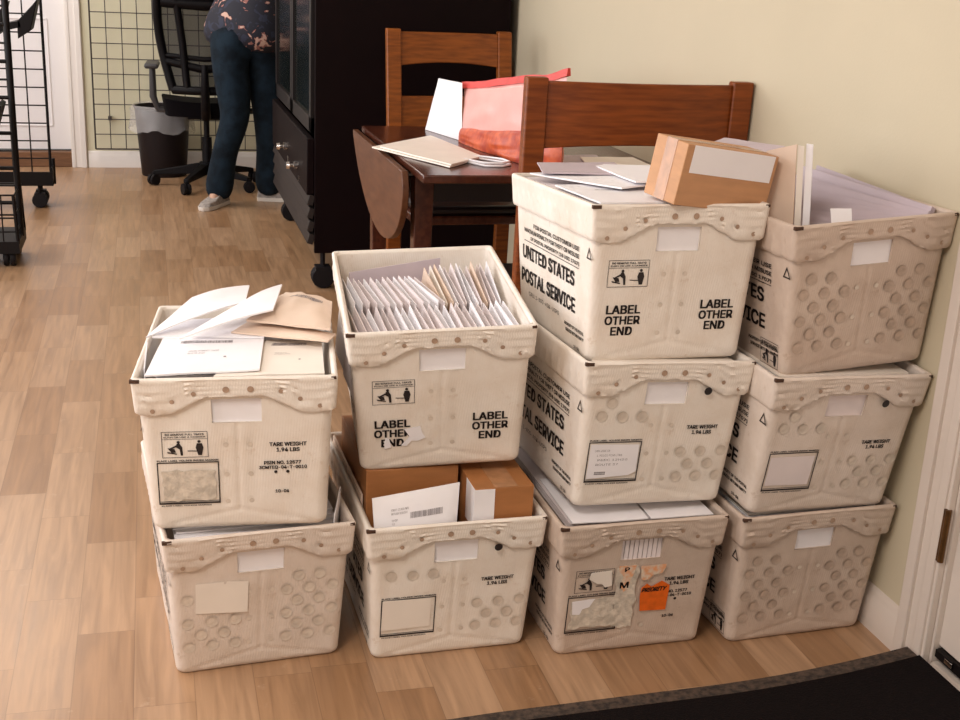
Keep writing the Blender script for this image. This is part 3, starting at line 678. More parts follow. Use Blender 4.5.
# --- G contents
GG = 'papers lying in the floor tub with the orange sticker'
mail('envelope', [(-.140, -.014, .288), (.010, -.018, .288), (.020, .20, .286), (-.135, .20, .286)], .002, 'paper', 'G', 'white envelope flat in the orange-sticker tub, farther from the wall', GG, seed=13)
mail('envelope', [(.016, -.018, .287), (.145, -.018, .287), (.145, .20, .286), (.026, .20, .286)], .002, 'paper', 'G', 'white envelope flat in the orange-sticker tub, nearer the wall', GG, seed=14)
for k in range(4):
    z = .268 + k * .004; mail('envelope', [(-.14, .0, z), (.14, .0, z), (.14, .38, z), (-.14, .38, z)], .003, 'paper_pink', 'G', 'envelope lower in the pile in the orange-sticker tub', GG, seed=60 + k, nx=2, ny=2)
# --- I, F, J contents
for kk, who in (('I', 'wall stack middle tub'), ('F', 'address-label tub'), ('J', 'floor tub beside the baseboard')):
    for k in range(3):
        z = .272 + k * .005; mail('envelope', [(-.14, -.022 + .01 * k, z), (.142, -.022 + .01 * k, z), (.142, .38, z), (-.14, .38, z)], .003, ('paper_pink', 'paper', 'paper_warm')[k], kk, 'flat envelope lying in the ' + who, 'flat letters in the ' + who, seed=70 + k, nx=2, ny=2)
# --- E contents
GE = 'loose letters under the tilted cardboard box'
o, on = mail('envelope', [(-.150, -.022, .2925), (-.010, -.020, .2935), (-.005, .200, .296), (-.150, .225, .2945)], .003, 'paper', 'E', 'flat white envelope with a printed line, nearest of the letters under the tilted box', GE, seed=15)
mb = MB(); barcode(mb, on, .35, .80, .66, .70, 7); mb.build('printed_address', M['greyprint'], o, smooth=0)
mail('envelope', [(-.060, .108, .3025), (.010, .130, .3065), (-.030, .390, .3065), (-.162, .348, .3025)], .003, 'paper', 'E', 'white envelope in the middle of the letters under the tilted box', GE, seed=16)
mail('envelope', [(-.028, .12, .3125), (.110, .10, .3145), (.120, .32, .321), (-.01, .42, .3145)], .003, 'paper', 'E', 'white envelope directly beneath the tilted box', GE, seed=17)
mail('envelope', [(-.150, .300, .3095), (.02, .260, .3105), (.05, .430, .3165), (-.12, .432, .3155)], .003, 'paper_lilac', 'E', 'greyish envelope at the far end of the letters under the tilted box', GE, seed=18)
for k in range(5):
    z = .268 + k * .0045; mail('envelope', [(-.145, -.02, z), (.145, -.02, z), (.145, .42, z), (-.145, .42, z)], .003, 'paper_pink', 'E', 'envelope lower in the pile under the tilted box', GE, seed=80 + k, nx=2, ny=2)
BM = Tr(.8690, 1.9581, .8885) @ Rz(.240) @ Rx(.0715) @ Ry(.1409)
b = carton(None, BM, .2092, .0901, .1074, 'tan cardboard box tilted on the letters, white label across its front', 'kraft')
mb = MB(); mb.box((.108, -.0005, .0825), (.186, .0006, .048)); mb.build('white_label', M['paper'], b, smooth=0)
mb = MB(); mb.box((.0, .045, .0537), (.0012, .030, .1074)); mb.box((.1046, .045, .1077), (.2092, .030, .0006)); mb.build('packing_tape', M['tape'], b)
# --- H contents: flats leaning over towards the wall
GH = 'grey-lilac flats filed in the wall tub'
for k in range(12):
    t = k / 11; th = .03 + 1.12 * t; Rx_, Ry_ = .150 - .030 * t, .006 + .010 * t; d = (-math.sin(th), math.cos(th)); ln = min(.37, (.150 + Rx_) / max(math.sin(th), .01) * .97, .385 / max(math.cos(th), .01))
    nx_, ny_ = -math.cos(th), -math.sin(th); zt = .316 - .042 * t + random.uniform(-.004, .004); q = .035
    bx_, by_ = max(-.145, min(.143, Rx_ + nx_ * q)), max(0, Ry_ + ny_ * q)
    mail('flat_envelope', [(bx_ + d[0] * .02, by_ + d[1] * .02, .16), (bx_ + d[0] * ln * .95, by_ + d[1] * ln * .95, .16), (Rx_ + d[0] * ln, Ry_ + d[1] * ln, zt + .004), (Rx_, Ry_, zt - .020)], .006, 'paper_lilac', 'H', 'grey-lilac flat fanned out in the topmost tub against the wall', GH, 'envelope', bulge=.002, seed=90 + k, nx=5, ny=4)
mail('flat_envelope', [(-.147, .120, .12), (-.106, .066, .12), (-.113, .062, .418), (-.140, .118, .400)], .003, 'kraft_pale', 'H', 'tall pale tan flat standing up beside the tilted cardboard box', None, seed=110, nx=4, ny=6)
mail('flat_envelope', [(-.104, .064, .12), (-.094, .058, .12), (-.101, .058, .414), (-.110, .064, .416)], .004, 'paper_warm', 'H', 'tall cream flat pressed against the tan one at the front of the wall tub', None, seed=111, nx=3, ny=6)
mail('flat_envelope', [(-.090, .060, .12), (-.080, .052, .12), (-.086, .052, .417), (-.095, .060, .418)], .005, 'paper', 'H', 'tall white flat standing edge-on nearest the fanned grey-lilac flats', None, seed=115, nx=3, ny=6)
mail('flat_envelope', [(-.150, .360, .372), (-.120, .160, .378), (-.030, .235, .384), (-.060, .420, .378)], .004, 'paper_lilac', 'H', 'grey flat lying across the tall flats, behind the tilted cardboard box', None, seed=112)
mail('flat_envelope', [(-.150, .34, .12), (-.140, .17, .12), (-.125, .17, .366), (-.145, .34, .362)], .004, 'paper_pink', 'H', 'pale flat standing under the grey one behind the tilted cardboard box', None, seed=113, nx=4, ny=4)
mail('paper_slip', [(-.066, .004, .262), (-.026, .001, .262), (-.012, .030, .300), (-.052, .036, .302)], .001, 'paper', 'H', 'small white slip tucked in front of the filed grey-lilac flats', None, 'paper slip', seed=114, nx=3, ny=3)

# ------------------------------------------------------------------ room
WX, YB, ZC = 1.408, 7.83, 2.65
XL, YF = -2.5, -2.6
def struct(name, mb, m, **kw):
    o = mb.build(name, m, **kw); o['kind'] = 'structure'; return o
mb = MB(); mb.quad((XL, YF, 0), (WX + .2, YF, 0), (WX + .2, YB + .2, 0), (XL, YB + .2, 0)); struct('floor', mb, M['floor'])
mb = MB(); mb.box(((XL + WX) / 2, (YF + YB) / 2, ZC + .05), (WX - XL + .4, YB - YF + .4, .1)); struct('ceiling', mb, M['ceiling'])
DY1, DY0, DZ = 1.790, .92, 2.05     # door opening in the wall beside the tubs
mb = MB(); mb.box((WX + .06, (DY1 + YB) / 2, ZC / 2), (.12, YB - DY1, ZC)); mb.box((WX + .06, (YF + DY0) / 2, ZC / 2), (.12, DY0 - YF, ZC)); mb.box((WX + .06, (DY0 + DY1) / 2, (DZ + ZC) / 2), (.12, DY1 - DY0, ZC - DZ))
struct('wall_right', mb, M['wall'])
def baseboard(name, p0, p1, nrm, h=.082, t=.014):
    mb = MB(); p0, p1, nrm = Vector(p0), Vector(p1), Vector(nrm)
    prof = [(0, 0), (t, 0), (t, h * .70), (t * .75, h * .76), (t * .55, h * .88), (t * .3, h * .97), (0, h)]
    mb.ext([p0 + nrm * a + Vector((0, 0, b)) for a, b in prof], p1 - p0); return struct(name, mb, M['dim_trim'] if nrm.x else M['white_paint'], smooth=40)
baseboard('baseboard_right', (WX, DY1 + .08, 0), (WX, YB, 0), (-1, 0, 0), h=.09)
# door casing
mb = MB()
def casing(mb, y0, y1, flat=True):
    for a, b, t in ((0, 1, .014), (.08, .34, .019), (.62, .92, .022)):
        mb.box((WX - t / 2, y0 + (y1 - y0) * (a + b) / 2, DZ / 2 + .02), (t, abs((y1 - y0) * (b - a)), DZ + .04))
casing(mb, DY1 - .006, DY1 + .088); casing(mb, DY0 + .006, DY0 - .088)
mb.box((WX - .008, (DY0 + DY1) / 2, DZ + .04), (.016, DY1 - DY0 + .18, .09)); mb.box((WX + .06, DY1 + .004 - .010, DZ / 2), (.12, .012, DZ)); mb.box((WX + .06, DY0 + .006, DZ / 2), (.12, .012, DZ))
struct('trim_1', mb, M['dim_trim'], bevel=.002)
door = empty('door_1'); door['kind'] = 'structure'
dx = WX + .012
mb = MB(); mb.box((dx + .02, (DY0 + DY1) / 2, (DZ + .072) / 2), (.04, DY1 - DY0 - .022, DZ - .072)); mb.build('door_panel', M['dim_trim'], door, bevel=.002)
mb = MB(); mb.box((dx + .008, (DY0 + DY1) / 2 - .004, .060), (.030, DY1 - DY0 - .03, .022)); mb.box((dx - .009, DY1 - .045, .062), (.006, .05, .016)); mb.build('door_sweep', M['black_metal'], door, bevel=.001)
mb = MB(); mb.box((dx - .0105, DY1 - .060, .062), (.004, .022, .010)); mb.build('sweep_bracket', M['chrome'], door, bevel=.001)
for zc in (.300, 1.05, 1.85):
    mb = MB(); mb.box((WX - .0165, DY1 + .006, zc), (.0025, .026, .105)); mb.tube([(WX - .013, DY1 - .006, zc - .053), (WX - .013, DY1 - .006, zc + .053)], .006, 10)
    for q in (-.035, 0, .035): mb.lathe([(.003, 0), (.003, .0012)], 8, (WX - .0175, DY1 + .008, zc + q), R=Ry(-PI / 2).to_3x3())
    mb.build('hinge', M['brass'], door, smooth=35)
mb = MB(); mb.ext([(WX - .03, 0, 0), (WX + .12, 0, 0), (WX + .12, 0, .040), (WX, 0, .040)], (0, DY1 - DY0 - .03, 0))
o = mb.build('trim_3', M['dim_trim'], bevel=.002); o.location = (0, DY0 + .015, 0); o['kind'] = 'structure'
# back wall with a doorway
DX0, DX1 = -1.45, -.465
mb = MB(); mb.box(((DX1 + WX) / 2 + .06, YB + .06, ZC / 2), (WX - DX1 + .12, .12, ZC)); mb.box(((XL + DX0) / 2, YB + .06, ZC / 2), (DX0 - XL, .12, ZC)); mb.box(((DX0 + DX1) / 2, YB + .06, (2.1 + ZC) / 2), (DX1 - DX0, .12, ZC - 2.1))
struct('wall_back', mb, M['wall_back'])
baseboard('baseboard_back', (DX1 + .09, YB, 0), (WX, YB, 0), (0, -1, 0), h=.10)
mb = MB()
for x0, x1 in ((DX1 - .006, DX1 + .085), (DX0 + .006, DX0 - .085)):
    for a, b, t in ((0, 1, .016), (.62, .95, .026), (.05, .25, .020)): mb.box((x0 + (x1 - x0) * (a + b) / 2, YB - t / 2, 1.06), (abs((x1 - x0) * (b - a)), t, 2.12))
mb.box(((DX0 + DX1) / 2, YB - .01, 2.15), (DX1 - DX0 + .17, .02, .09)); struct('trim_2', mb, M['white_paint'], bevel=.002)
d2 = empty('door_2'); d2['kind'] = 'structure'
mb = MB(); mb.box(((DX0 + DX1) / 2, YB + .08, 1.10), (DX1 - DX0, .04, 2.0)); mb.build('door_panel', M['white_door'], d2)
mb = MB()
for cz, hh in ((.55, .62), (1.45, .9)):
    for cx in (DX0 + .28, DX1 - .28): rect = [(cx - .17, cz - hh / 2), (cx + .17, cz - hh / 2), (cx + .17, cz + hh / 2), (cx - .17, cz + hh / 2)]; [mb.tube([(rect[i][0], YB + .058, rect[i][1]), (rect[(i + 1) % 4][0], YB + .058, rect[(i + 1) % 4][1])], .005, 6) for i in range(4)]
mb.build('door_moulding', M['white_door'], d2)
mb = MB(); mb.box(((DX0 + DX1) / 2, YB + .045, .045), (DX1 - DX0, .09, .09)); o = mb.build('trim_4', M['threshold'], bevel=.004); o['kind'] = 'structure'
# left wall and storefront wall; unseen windows added and placed for the light
WY0, WY1, WZ0, WZ1 = 1.0, 7.0, .6, 2.4
mb = MB(); x = XL - .06
for y0, y1, z0, z1 in ((YF, WY0, 0, ZC), (WY1, YB, 0, ZC), (WY0, WY1, 0, WZ0), (WY0, WY1, WZ1, ZC)): mb.box((x, (y0 + y1) / 2, (z0 + z1) / 2), (.12, y1 - y0, z1 - z0))
struct('wall_left', mb, M['wall'])
FX0, FX1, FZ0, FZ1 = -2.2, .9, .35, 2.4
mb = MB(); y = YF - .06
for x0, x1, z0, z1 in ((XL, FX0, 0, ZC), (FX1, WX, 0, ZC), (FX0, FX1, 0, FZ0), (FX0, FX1, FZ1, ZC)): mb.box(((x0 + x1) / 2, y, (z0 + z1) / 2), (x1 - x0, .12, z1 - z0))
struct('wall_front', mb, M['wall'])
mb = MB()
for k in range(5): yy = WY0 + (WY1 - WY0) * k / 4; mb.box((XL - .06, yy, (WZ0 + WZ1) / 2), (.06, .06, WZ1 - WZ0))
for z in (WZ0, WZ1): mb.box((XL - .06, (WY0 + WY1) / 2, z), (.06, WY1 - WY0, .06))
struct('window_1', mb, M['white_paint'])
mb = MB()
for k in range(4): xx = FX0 + (FX1 - FX0) * k / 3; mb.box((xx, YF - .06, (FZ0 + FZ1) / 2), (.06, .06, FZ1 - FZ0))
for z in (FZ0, FZ1): mb.box(((FX0 + FX1) / 2, YF - .06, z), (FX1 - FX0, .06, .06))
struct('window_2', mb, M['white_paint'])

# ------------------------------------------------------------------ door mat
mp_ = empty('door_mat', 'black carpet door mat with a brown rubber border, curling up at the white door', 'mat')
def mat_z(x, y):
    c = min(1, max(0, (x - .95) / .44)); return .004 + .040 * c * c
xs = [.30, .45, .55, .65, .75, .85, .94, 1.0, 1.06, 1.12, 1.18, 1.24, 1.30, 1.35, 1.385]
ye = {}
def edge_y(x): return 1.814 + .010 * math.sin((x - .6) * 2.6) - .05 * max(0, .52 - x)
def strip(y_off0, y_off1, n, th, name, m):
    V = []; F = []
    for x in xs:
        for k in range(n + 1):
            y = edge_y(x) - y_off0 - (y_off1 - y_off0) * k / n
            V.append((x, y, mat_z(x, y) + th))
    for i in range(len(xs) - 1):
        for k in range(n): a = i * (n + 1) + k; F.append((a, a + n + 1, a + n + 2, a + 1))
    N = len(V); V2 = V + [(a, b, c - th + .0005) for a, b, c in V]; F2 = [f[::-1] for f in F] + [tuple(q + N for q in f) for f in F]
    bd = [i * (n + 1) for i in range(len(xs))] + [(len(xs) - 1) * (n + 1) + k for k in range(1, n + 1)] + [i * (n + 1) + n for i in range(len(xs) - 2, -1, -1)] + [k for k in range(n - 1, 0, -1)]
    for k in range(len(bd)): a, b = bd[k], bd[(k + 1) % len(bd)]; F2.append((a, b, b + N, a + N))
    mb = MB(); mb.add(V2, F2); return mb.build(name, m, mp_, smooth=60)
strip(0, .040, 2, .003, 'rubber_border', M['mat_edge']); strip(.040, .9, 12, .008, 'carpet_pile', M['mat_top'])

# ------------------------------------------------------------------ drop-leaf table
TZ = .75
t = empty('drop_leaf_table', 'dark brown drop-leaf table with its near leaf hanging down', 'table', loc=(.66, 3.1, 0))
def P(mb, name, m, par=t, **kw):
    mb.v = [(a - par.location.x, b - par.location.y, c - par.location.z) for a, b, c in mb.v]; return mb.build(name, m, par, **kw)
mb = MB(); mb.box((1.03, 3.575, TZ - .011), (.72, .98, .022)); P(mb, 'table_top', M['wood_dark'], bevel=.004)
pts = [(.652, 4.06, TZ - .012), (.652, 3.22, TZ - .012)]
for k in range(0, 21):
    a = PI * k / 20; pts.append((.645, 3.635 - .42 * math.cos(a) - .11 * math.sin(a), TZ - .026 - .222 * math.sin(a) ** 1.25))
mb = MB(); mb.ext([(.640, y, z) for x, y, z in pts], (.018, 0, 0)); lf = P(mb, 'drop_leaf', M['leaf_wood'], bevel=.002)
mb = MB()
for y in (3.3, 3.85): mb.box((.668, y, TZ - .03), (.03, .05, .006))
P(mb, 'leaf_hinge', M['screw'])
mb = MB()
for y in (3.32, 3.98): mb.box((1.03, y, TZ - .067), (.62, .02, .09))
for x in (.725, 1.335): mb.box((x, 3.65, TZ - .067), (.02, .66, .09))
P(mb, 'apron', M['seat_pad'])
for x in (.715, 1.32):
    for y in (3.30, 3.97):
        mb = MB(); mb.hexa([(x - .018, y - .018, 0), (x + .018, y - .018, 0), (x + .018, y + .018, 0), (x - .018, y + .018, 0), (x - .028, y - .028, TZ - .022), (x + .028, y - .028, TZ - .022), (x + .028, y + .028, TZ - .022), (x - .028, y + .028, TZ - .022)]); P(mb, 'leg', M['wood_dark'], bevel=.003)
mb = MB(); mb.tube([(.69, 4.10, .0), (.69, 4.10, .30)], .006); mb.tube([(.69, 4.10, .30), (.70, 4.05, .305), (.72, 3.98, .31)], .008); P(mb, 'leaf_support_rod', M['screw'])

# ------------------------------------------------------------------ wooden chairs
def wooden_chair(label, M0, wmat, w=.46, top=1.02, rail=(.83, 1.01), low=(.66, .73), lean=.10, bow=.028):
    """origin: floor point under the middle of the back; seat towards +y"""
    o = empty('wooden_chair', label, 'chair', 'wooden dining chairs at the drop-leaf table', M=M0)
    def bx(z): return -lean * max(0, (z - .45)) / .55
    for sx in (-1, 1):
        mb = MB(); X = sx * (w / 2 - .025); Z = [0, .25, .45, .75, top]; V = []; F = []
        for z in Z:
            y = bx(z) - (.02 * (1 - z / .45) if z < .45 else 0); hx = .026; hy = .017
            V += [(X - hx, y - hy, z), (X + hx, y - hy, z), (X + hx, y + hy, z), (X - hx, y + hy, z)]
        for i in range(4):
            for k in range(4): F.append((i * 4 + k, i * 4 + (k + 1) % 4, i * 4 + 4 + (k + 1) % 4, i * 4 + 4 + k))
        F += [(3, 2, 1, 0), (16, 17, 18, 19)]; mb.add(V, F); mb.build('back_post', wmat, o, bevel=.004, smooth=40)
        mb = MB(); mb.hexa([(X - .017, .37, 0), (X + .017, .37, 0), (X + .017, .404, 0), (X - .017, .404, 0), (X - .022, .365, .44), (X + .022, .365, .44), (X + .022, .409, .44), (X - .022, .409, .44)]); mb.build('front_leg', wmat, o, bevel=.003)
    def railm(z0, z1, name, b=bow):
        mb = MB(); n = 12; V = []; F = []
        for i in range(n + 1):
            u = i / n; x = (u - .5) * (w - .10); d = -b * (1 - (2 * u - 1) ** 2)
            sag = .012 * (1 - (2 * u - 1) ** 2) if name == 'top_rail' else 0
            for z, yy in ((z0, -.009), (z0, .009), (z1 + 0 - sag * .0, .009), (z1, -.009)): V.append((x, bx(z) + d + yy, z + (sag if z == z0 else 0)))
        for i in range(n):
            for k in range(4): F.append((i * 4 + k, i * 4 + 4 + k, i * 4 + 4 + (k + 1) % 4, i * 4 + (k + 1) % 4))
        F += [(0, 1, 2, 3), (n * 4 + 3, n * 4 + 2, n * 4 + 1, n * 4)]; mb.add(V, F); mb.build(name, wmat, o, bevel=.003, smooth=40)
    railm(*rail, 'top_rail'); railm(*low, 'lower_rail')
    mb = MB(); mb.box((0, .20, .445), (w - .01, .42, .03)); mb.build('seat_frame', M['wood_dark'], o, bevel=.006)  # chair's own wood; the shade under the table is put into the darker colour
    mb = MB(); mb.box((0, .205, .475), (w - .04, .39, .035)); mb.build('seat_cushion', M['seat_pad'], o, bevel=.014, seg=3)
    mb = MB(); mb.box((0, -.03, .2), (w - .08, .018, .03)); mb.box((w / 2 - .03, .18, .17), (.016, .40, .03)); mb.box((-w / 2 + .03, .18, .17), (.016, .40, .03)); mb.build('stretcher', wmat, o)
    return o
# near chair: back faces the tubs; seat runs towards the table
wooden_chair('brown wooden chair right behind the mail tubs with a wide curved top rail', Tr(1.120, 2.79, 0) @ Rz(-.015), M['wood'], w=.564, top=1.030, rail=(.866, 1.022), low=(.60, .68), lean=.015)
wooden_chair('orange-brown wooden chair on the far side of the table before the black cabinet', Tr(1.058, 4.40, 0) @ Rz(PI + .02), M['wood_x'], w=.465, top=1.042, rail=(.915, 1.032), low=(.66, .808), lean=.09, bow=.018)

# ------------------------------------------------------------------ things on the table
tz = TZ + .0005
b = empty('paper_bag', 'folded white paper bag lying flat on the table edge', 'bag')
for i, C4 in enumerate(([(.765, 3.195, 0), (.905, 3.37, 0), (.845, 3.80, 0), (.615, 3.545, 0)], [(.770, 3.20, .005), (.880, 3.33, .005), (.835, 3.72, .005), (.635, 3.52, .005)])):
    o, on = sheet('bag_body' if i == 0 else 'bag_fold', [(x, y, TZ + .004 + z) for x, y, z in C4], .004, M['paper_warm'], None); o.parent = b
for dz, e in ((.003, 0), (.009, .012)):
    mb = MB(); pts = [(.83, 3.30, TZ + dz), (.87, 3.225 + e, TZ + dz), (.915, 3.215 + e, TZ + dz), (.948, 3.245 + e, TZ + dz), (.942, 3.29 + e, TZ + dz), (.905, 3.33 + e, TZ + dz), (.87, 3.36, TZ + dz)]
    mb.tube(pts, .0032, 8); mb.build('bag_handle', M['paper'], b, smooth=60)
tag(sheet('envelope', [(1.00, 3.13, TZ + .004), (1.20, 3.12, TZ + .004), (1.26, 3.42, TZ + .004), (1.02, 3.40, TZ + .004)], .003, M['paper_lilac'])[0], 'greyish envelope on the table seen through the near chair back', 'envelope', 'envelopes on the table')
tag(sheet('envelope', [(1.14, 3.12, TZ + .010), (1.34, 3.13, TZ + .010), (1.34, 3.34, TZ + .010), (1.18, 3.34, TZ + .010)], .003, M['paper_warm'])[0], 'cream envelope on the table close to the wall, seen through the near chair back', 'envelope', 'envelopes on the table')
pb = empty('zip_bag', 'pink plastic zip bag filled with orange-red contents standing on the table', 'bag', M=Tr(.992, 3.41, TZ) @ Rz(-math.atan2(.61, .12)))
def pillow(x0, x1, z0, z1, y, th, name, m, seed, nx=18, nz=14, slope=1):
    mb = MB(); V = []; F = []
    for s in (-1, 1):
        for j in range(nz + 1):
            for i in range(nx + 1):
                u, w = i / nx, j / nz; e = (4 * u * (1 - u)) ** .4 * (1 - w ** 3) ** .5 if slope else (16 * u * (1 - u) * w * (1 - w)) ** .35
                g_ = (.78 + .45 * u) if name == 'bag_film' else (.45 + .85 * u); V.append((x0 + (x1 - x0) * u, y + s * th * e * (1 + .25 * noise.noise(Vector((u * 5, w * 5, seed)))), z0 + (z1 - z0) * w * g_ + (.010 * noise.noise(Vector((u * 4, seed, 0))) if w == 1 else 0)))
    n = nx + 1; N = n * (nz + 1)
    for j in range(nz):
        for i in range(nx): a = j * n + i; F.append((a, a + 1, a + n + 1, a + n)); F.append((N + a, N + a + n, N + a + n + 1, N + a + 1))
    bd = list(range(n)) + [j * n + nx for j in range(1, nz + 1)] + [nz * n + i for i in range(nx - 1, -1, -1)] + [j * n for j in range(nz - 1, 0, -1)]
    for k in range(len(bd)): a, b2 = bd[k], bd[(k + 1) % len(bd)]; F.append((a, N + a, N + b2, b2))
    mb.add(V, F); return mb.build(name, m, pb, smooth=60)
pillow(-.325, .300, .0, .205, 0, .024, 'bag_film', M['pink_mesh'], 3, nx=30, slope=1)
pillow(-.335, .300, .001, .095, 0, .040, 'bag_contents', M['orange_fill'], 5, nx=30)
mb = MB(); n = 24
for i in range(n):
    a, b_ = -.335 + .645 * i / n, -.335 + .645 * (i + 1) / n; f = lambda x: .205 * (.78 + .45 * (x + .325) / .625) - .004 + .010 * noise.noise(Vector((x * 8, 2, 5)))
    mb.hexa([(a, -.006, f(a)), (b_, -.006, f(b_)), (b_, .006, f(b_)), (a, .006, f(a)), (a, -.004, f(a) + .020), (b_, -.004, f(b_) + .020), (b_, .004, f(b_) + .020), (a, .004, f(a) + .020)])
mb.build('zip_edge', M['pink_edge'], pb, smooth=60)
tc_ = empty('paper_card', 'white handwritten card standing up against the pink zip bag', 'card')
o, on = sheet('card_face', [(.865, 3.975, TZ + .001), (.925, 3.715, TZ + .001), (.915, 3.700, TZ + .178), (.878, 3.860, TZ + .176)], .0012, M['paper'], None, nx=8, ny=8)
o.parent = tc_
mb = MB(); [write(mb, q_, lambda x, q: on(x, 1 - q, -.0022), .5, .25 + .14 * i, .60 - .06 * i, .06, False) for i, q_ in enumerate(('love you', 'thanks for', 'all you do'))]
ob_ = mb.build('handwriting', M['paper_lilac'], tc_, smooth=0); ob_.location = o.location

# ------------------------------------------------------------------ black cabinet
cab = empty('display_cabinet', 'tall black display cabinet on casters with glass doors above a slatted base', 'cabinet', loc=(.6, 4.8, 0))
CX0, CX1, CY0, CY1 = .610, 1.372, 4.80, 6.25
def C_(mb, name, m, **kw): return P(mb, name, m, cab, **kw)
mb = MB(); mb.box(((CX0 + CX1) / 2, CY0 + .012, 1.14), (CX1 - CX0, .024, 1.98)); C_(mb, 'side_panel', M['cabinet'], bevel=.002)
mb = MB(); mb.box(((CX0 + CX1) / 2, CY1 - .012, 1.14), (CX1 - CX0, .024, 1.98)); C_(mb, 'side_panel', M['cabinet'], bevel=.002)
mb = MB(); mb.box((CX1 - .01, (CY0 + CY1) / 2, 1.14), (.02, CY1 - CY0 - .05, 1.96)); mb.box(((CX0 + CX1) / 2, (CY0 + CY1) / 2, 2.12), (CX1 - CX0, CY1 - CY0, .03)); mb.box(((CX0 + CX1) / 2 + .01, (CY0 + CY1) / 2, .17), (CX1 - CX0 - .03, CY1 - CY0 - .05, .03)); mb.box(((CX0 + CX1) / 2 + .02, (CY0 + CY1) / 2, .60), (CX1 - CX0 - .06, CY1 - CY0 - .05, .03))
C_(mb, 'carcass', M['cabinet'])
for y0, y1 in ((CY0 + .03, 5.50), (5.51, CY1 - .03)):
    mb = MB(); xx = CX0 - .004
    for ya, yb, za, zb in ((y0, y0 + .05, .62, 2.1), (y1 - .05, y1, .62, 2.1), (y0, y1, .62, .68), (y0, y1, 2.04, 2.1)): mb.box((xx, (ya + yb) / 2, (za + zb) / 2), (.02, yb - ya, zb - za))
    f = C_(mb, 'glass_door', M['cabinet_edge'], bevel=.002)
    mb = MB(); mb.box((xx + .002, (y0 + y1) / 2, 1.36), (.006, y1 - y0 - .1, 1.37)); mb.v = [(a - cab.location.x, b_ - cab.location.y, c) for a, b_, c in mb.v]; mb.build('glass_pane', M['glass'], f)
mb = MB(); mb.box((CX0 - .014, (CY0 + CY1) / 2, .49), (.03, CY1 - CY0 - .04, .22)); dr = C_(mb, 'drawer_front', M['cabinet'], bevel=.004)
for y, z in ((5.52, .47), (5.12, .45)):
    mb = MB(); mb.lathe([(.018, 0), (.018, .02), (.008, .02), (.008, .034), (.016, .036), (.014, .05)], 14, (CX0 - .029 - cab.location.x, y - cab.location.y, z), R=Ry(-PI / 2).to_3x3()); mb.build('drawer_knob', M['chrome'], dr, smooth=40)
    mb = MB(); mb.box((CX0 - .031 - cab.location.x, y - .03 - cab.location.y, z - .05), (.003, .03, .025)); mb.build('lock_plate', M['chrome'], dr)
for k in range(4):
    z = .36 - k * .052; mb = MB(); mb.box((CX0 - .012, (CY0 + CY1) / 2, z), (.024, CY1 - CY0 - .03, .040), Ry(.25).to_3x3()); C_(mb, 'base_slat', M['slat'], bevel=.002)
def caster(par, x, y, z0, r=.028, yaw=0, name='caster', wm='rubber'):
    mb = MB(); R = (Rz(yaw) @ Rx(PI / 2)).to_3x3()
    for sg in (-1, 1):
        c = Vector((x, y, r)) + R @ Vector((0, 0, sg * r * .38)); mb.lathe([(r * .5, -r * .3), (r * .93, -r * .28), (r, -r * .12), (r, r * .12), (r * .93, r * .28), (r * .5, r * .3)], 18, c, R=R)
    mb.tube([(x, y, r), (x, y, z0)], r * .22, 8); mb.box((x, y, r * 1.5), (r * 1.3, r * 1.3, r * .9), Rz(yaw).to_3x3())
    mb.v = [(a - par.location.x, b - par.location.y, c - par.location.z) for a, b, c in mb.v]
    return mb.build(name, M[wm], par, smooth=40)
for x, y in ((.648, 4.845), (.665, 6.20), (1.32, 4.87), (1.32, 6.20)): caster(cab, x, y, .155, .046)

# ------------------------------------------------------------------ gridwall panel on the back wall, wheeled racks
def gridpanel(mb, ax, x0, x1, z0, z1, d, sp=.0885, r=.0028, frame=.005):
    n = round((x1 - x0) / sp); m_ = round((z1 - z0) / sp)
    pt = (lambda a, z, q=0: (a, d + q, z)) if ax == 'x' else (lambda a, z, q=0: (d + q, a, z))
    for i in range(n + 1):
        a = x0 + (x1 - x0) * i / n; mb.tube([pt(a, z0), pt(a, z1)], frame if i in (0, n) else r, 6)
    for j in range(m_ + 1):
        z = z0 + (z1 - z0) * j / m_; mb.tube([pt(x0, z, .004), pt(x1, z, .004)], frame if j in (0, m_) else r, 6)
g = empty('grid_panel', 'black wire grid panel mounted on the cream wall behind the office chair', 'wire grid', loc=(0, YB, 0))
mb = MB(); gridpanel(mb, 'x', -.328, 1.088, .118, 1.888, YB - .055); P(mb, 'wire_grid', M['wire_grey'], g, smooth=60)
mb = MB()
for x in (-.24, .46, 1.0):
    for z in (.3, 1.7): mb.box((x, YB - .029, z), (.02, .054, .02))
P(mb, 'wall_bracket', M['wire_grey'], g)
rk = empty('wheeled_rack', 'tall black wire display rack on casters standing by the white doorway', 'rack', 'wheeled wire racks at the left edge', loc=(-.8, 6.6, 0))
mb = MB(); gridpanel(mb, 'x', -1.40, -.505, .15, 1.832, 6.62, r=.0035, frame=.007); P(mb, 'wire_grid', M['black_metal'], rk, smooth=60)
mb = MB(); mb.box((-.95, 6.60, .125), (.92, .14, .022)); mb.box((-.95, 6.53, .15), (.92, .008, .07)); mb.box((-.494, 6.60, .16), (.008, .14, .09)); mb.tube([(-.492, 6.62, .11), (-.492, 6.62, .24)], .010, 8); P(mb, 'base_tray', M['black_metal'], rk)
for x in (-.56, -1.35):
    for y in (6.56, 6.66): caster(rk, x, y, .12, .038)
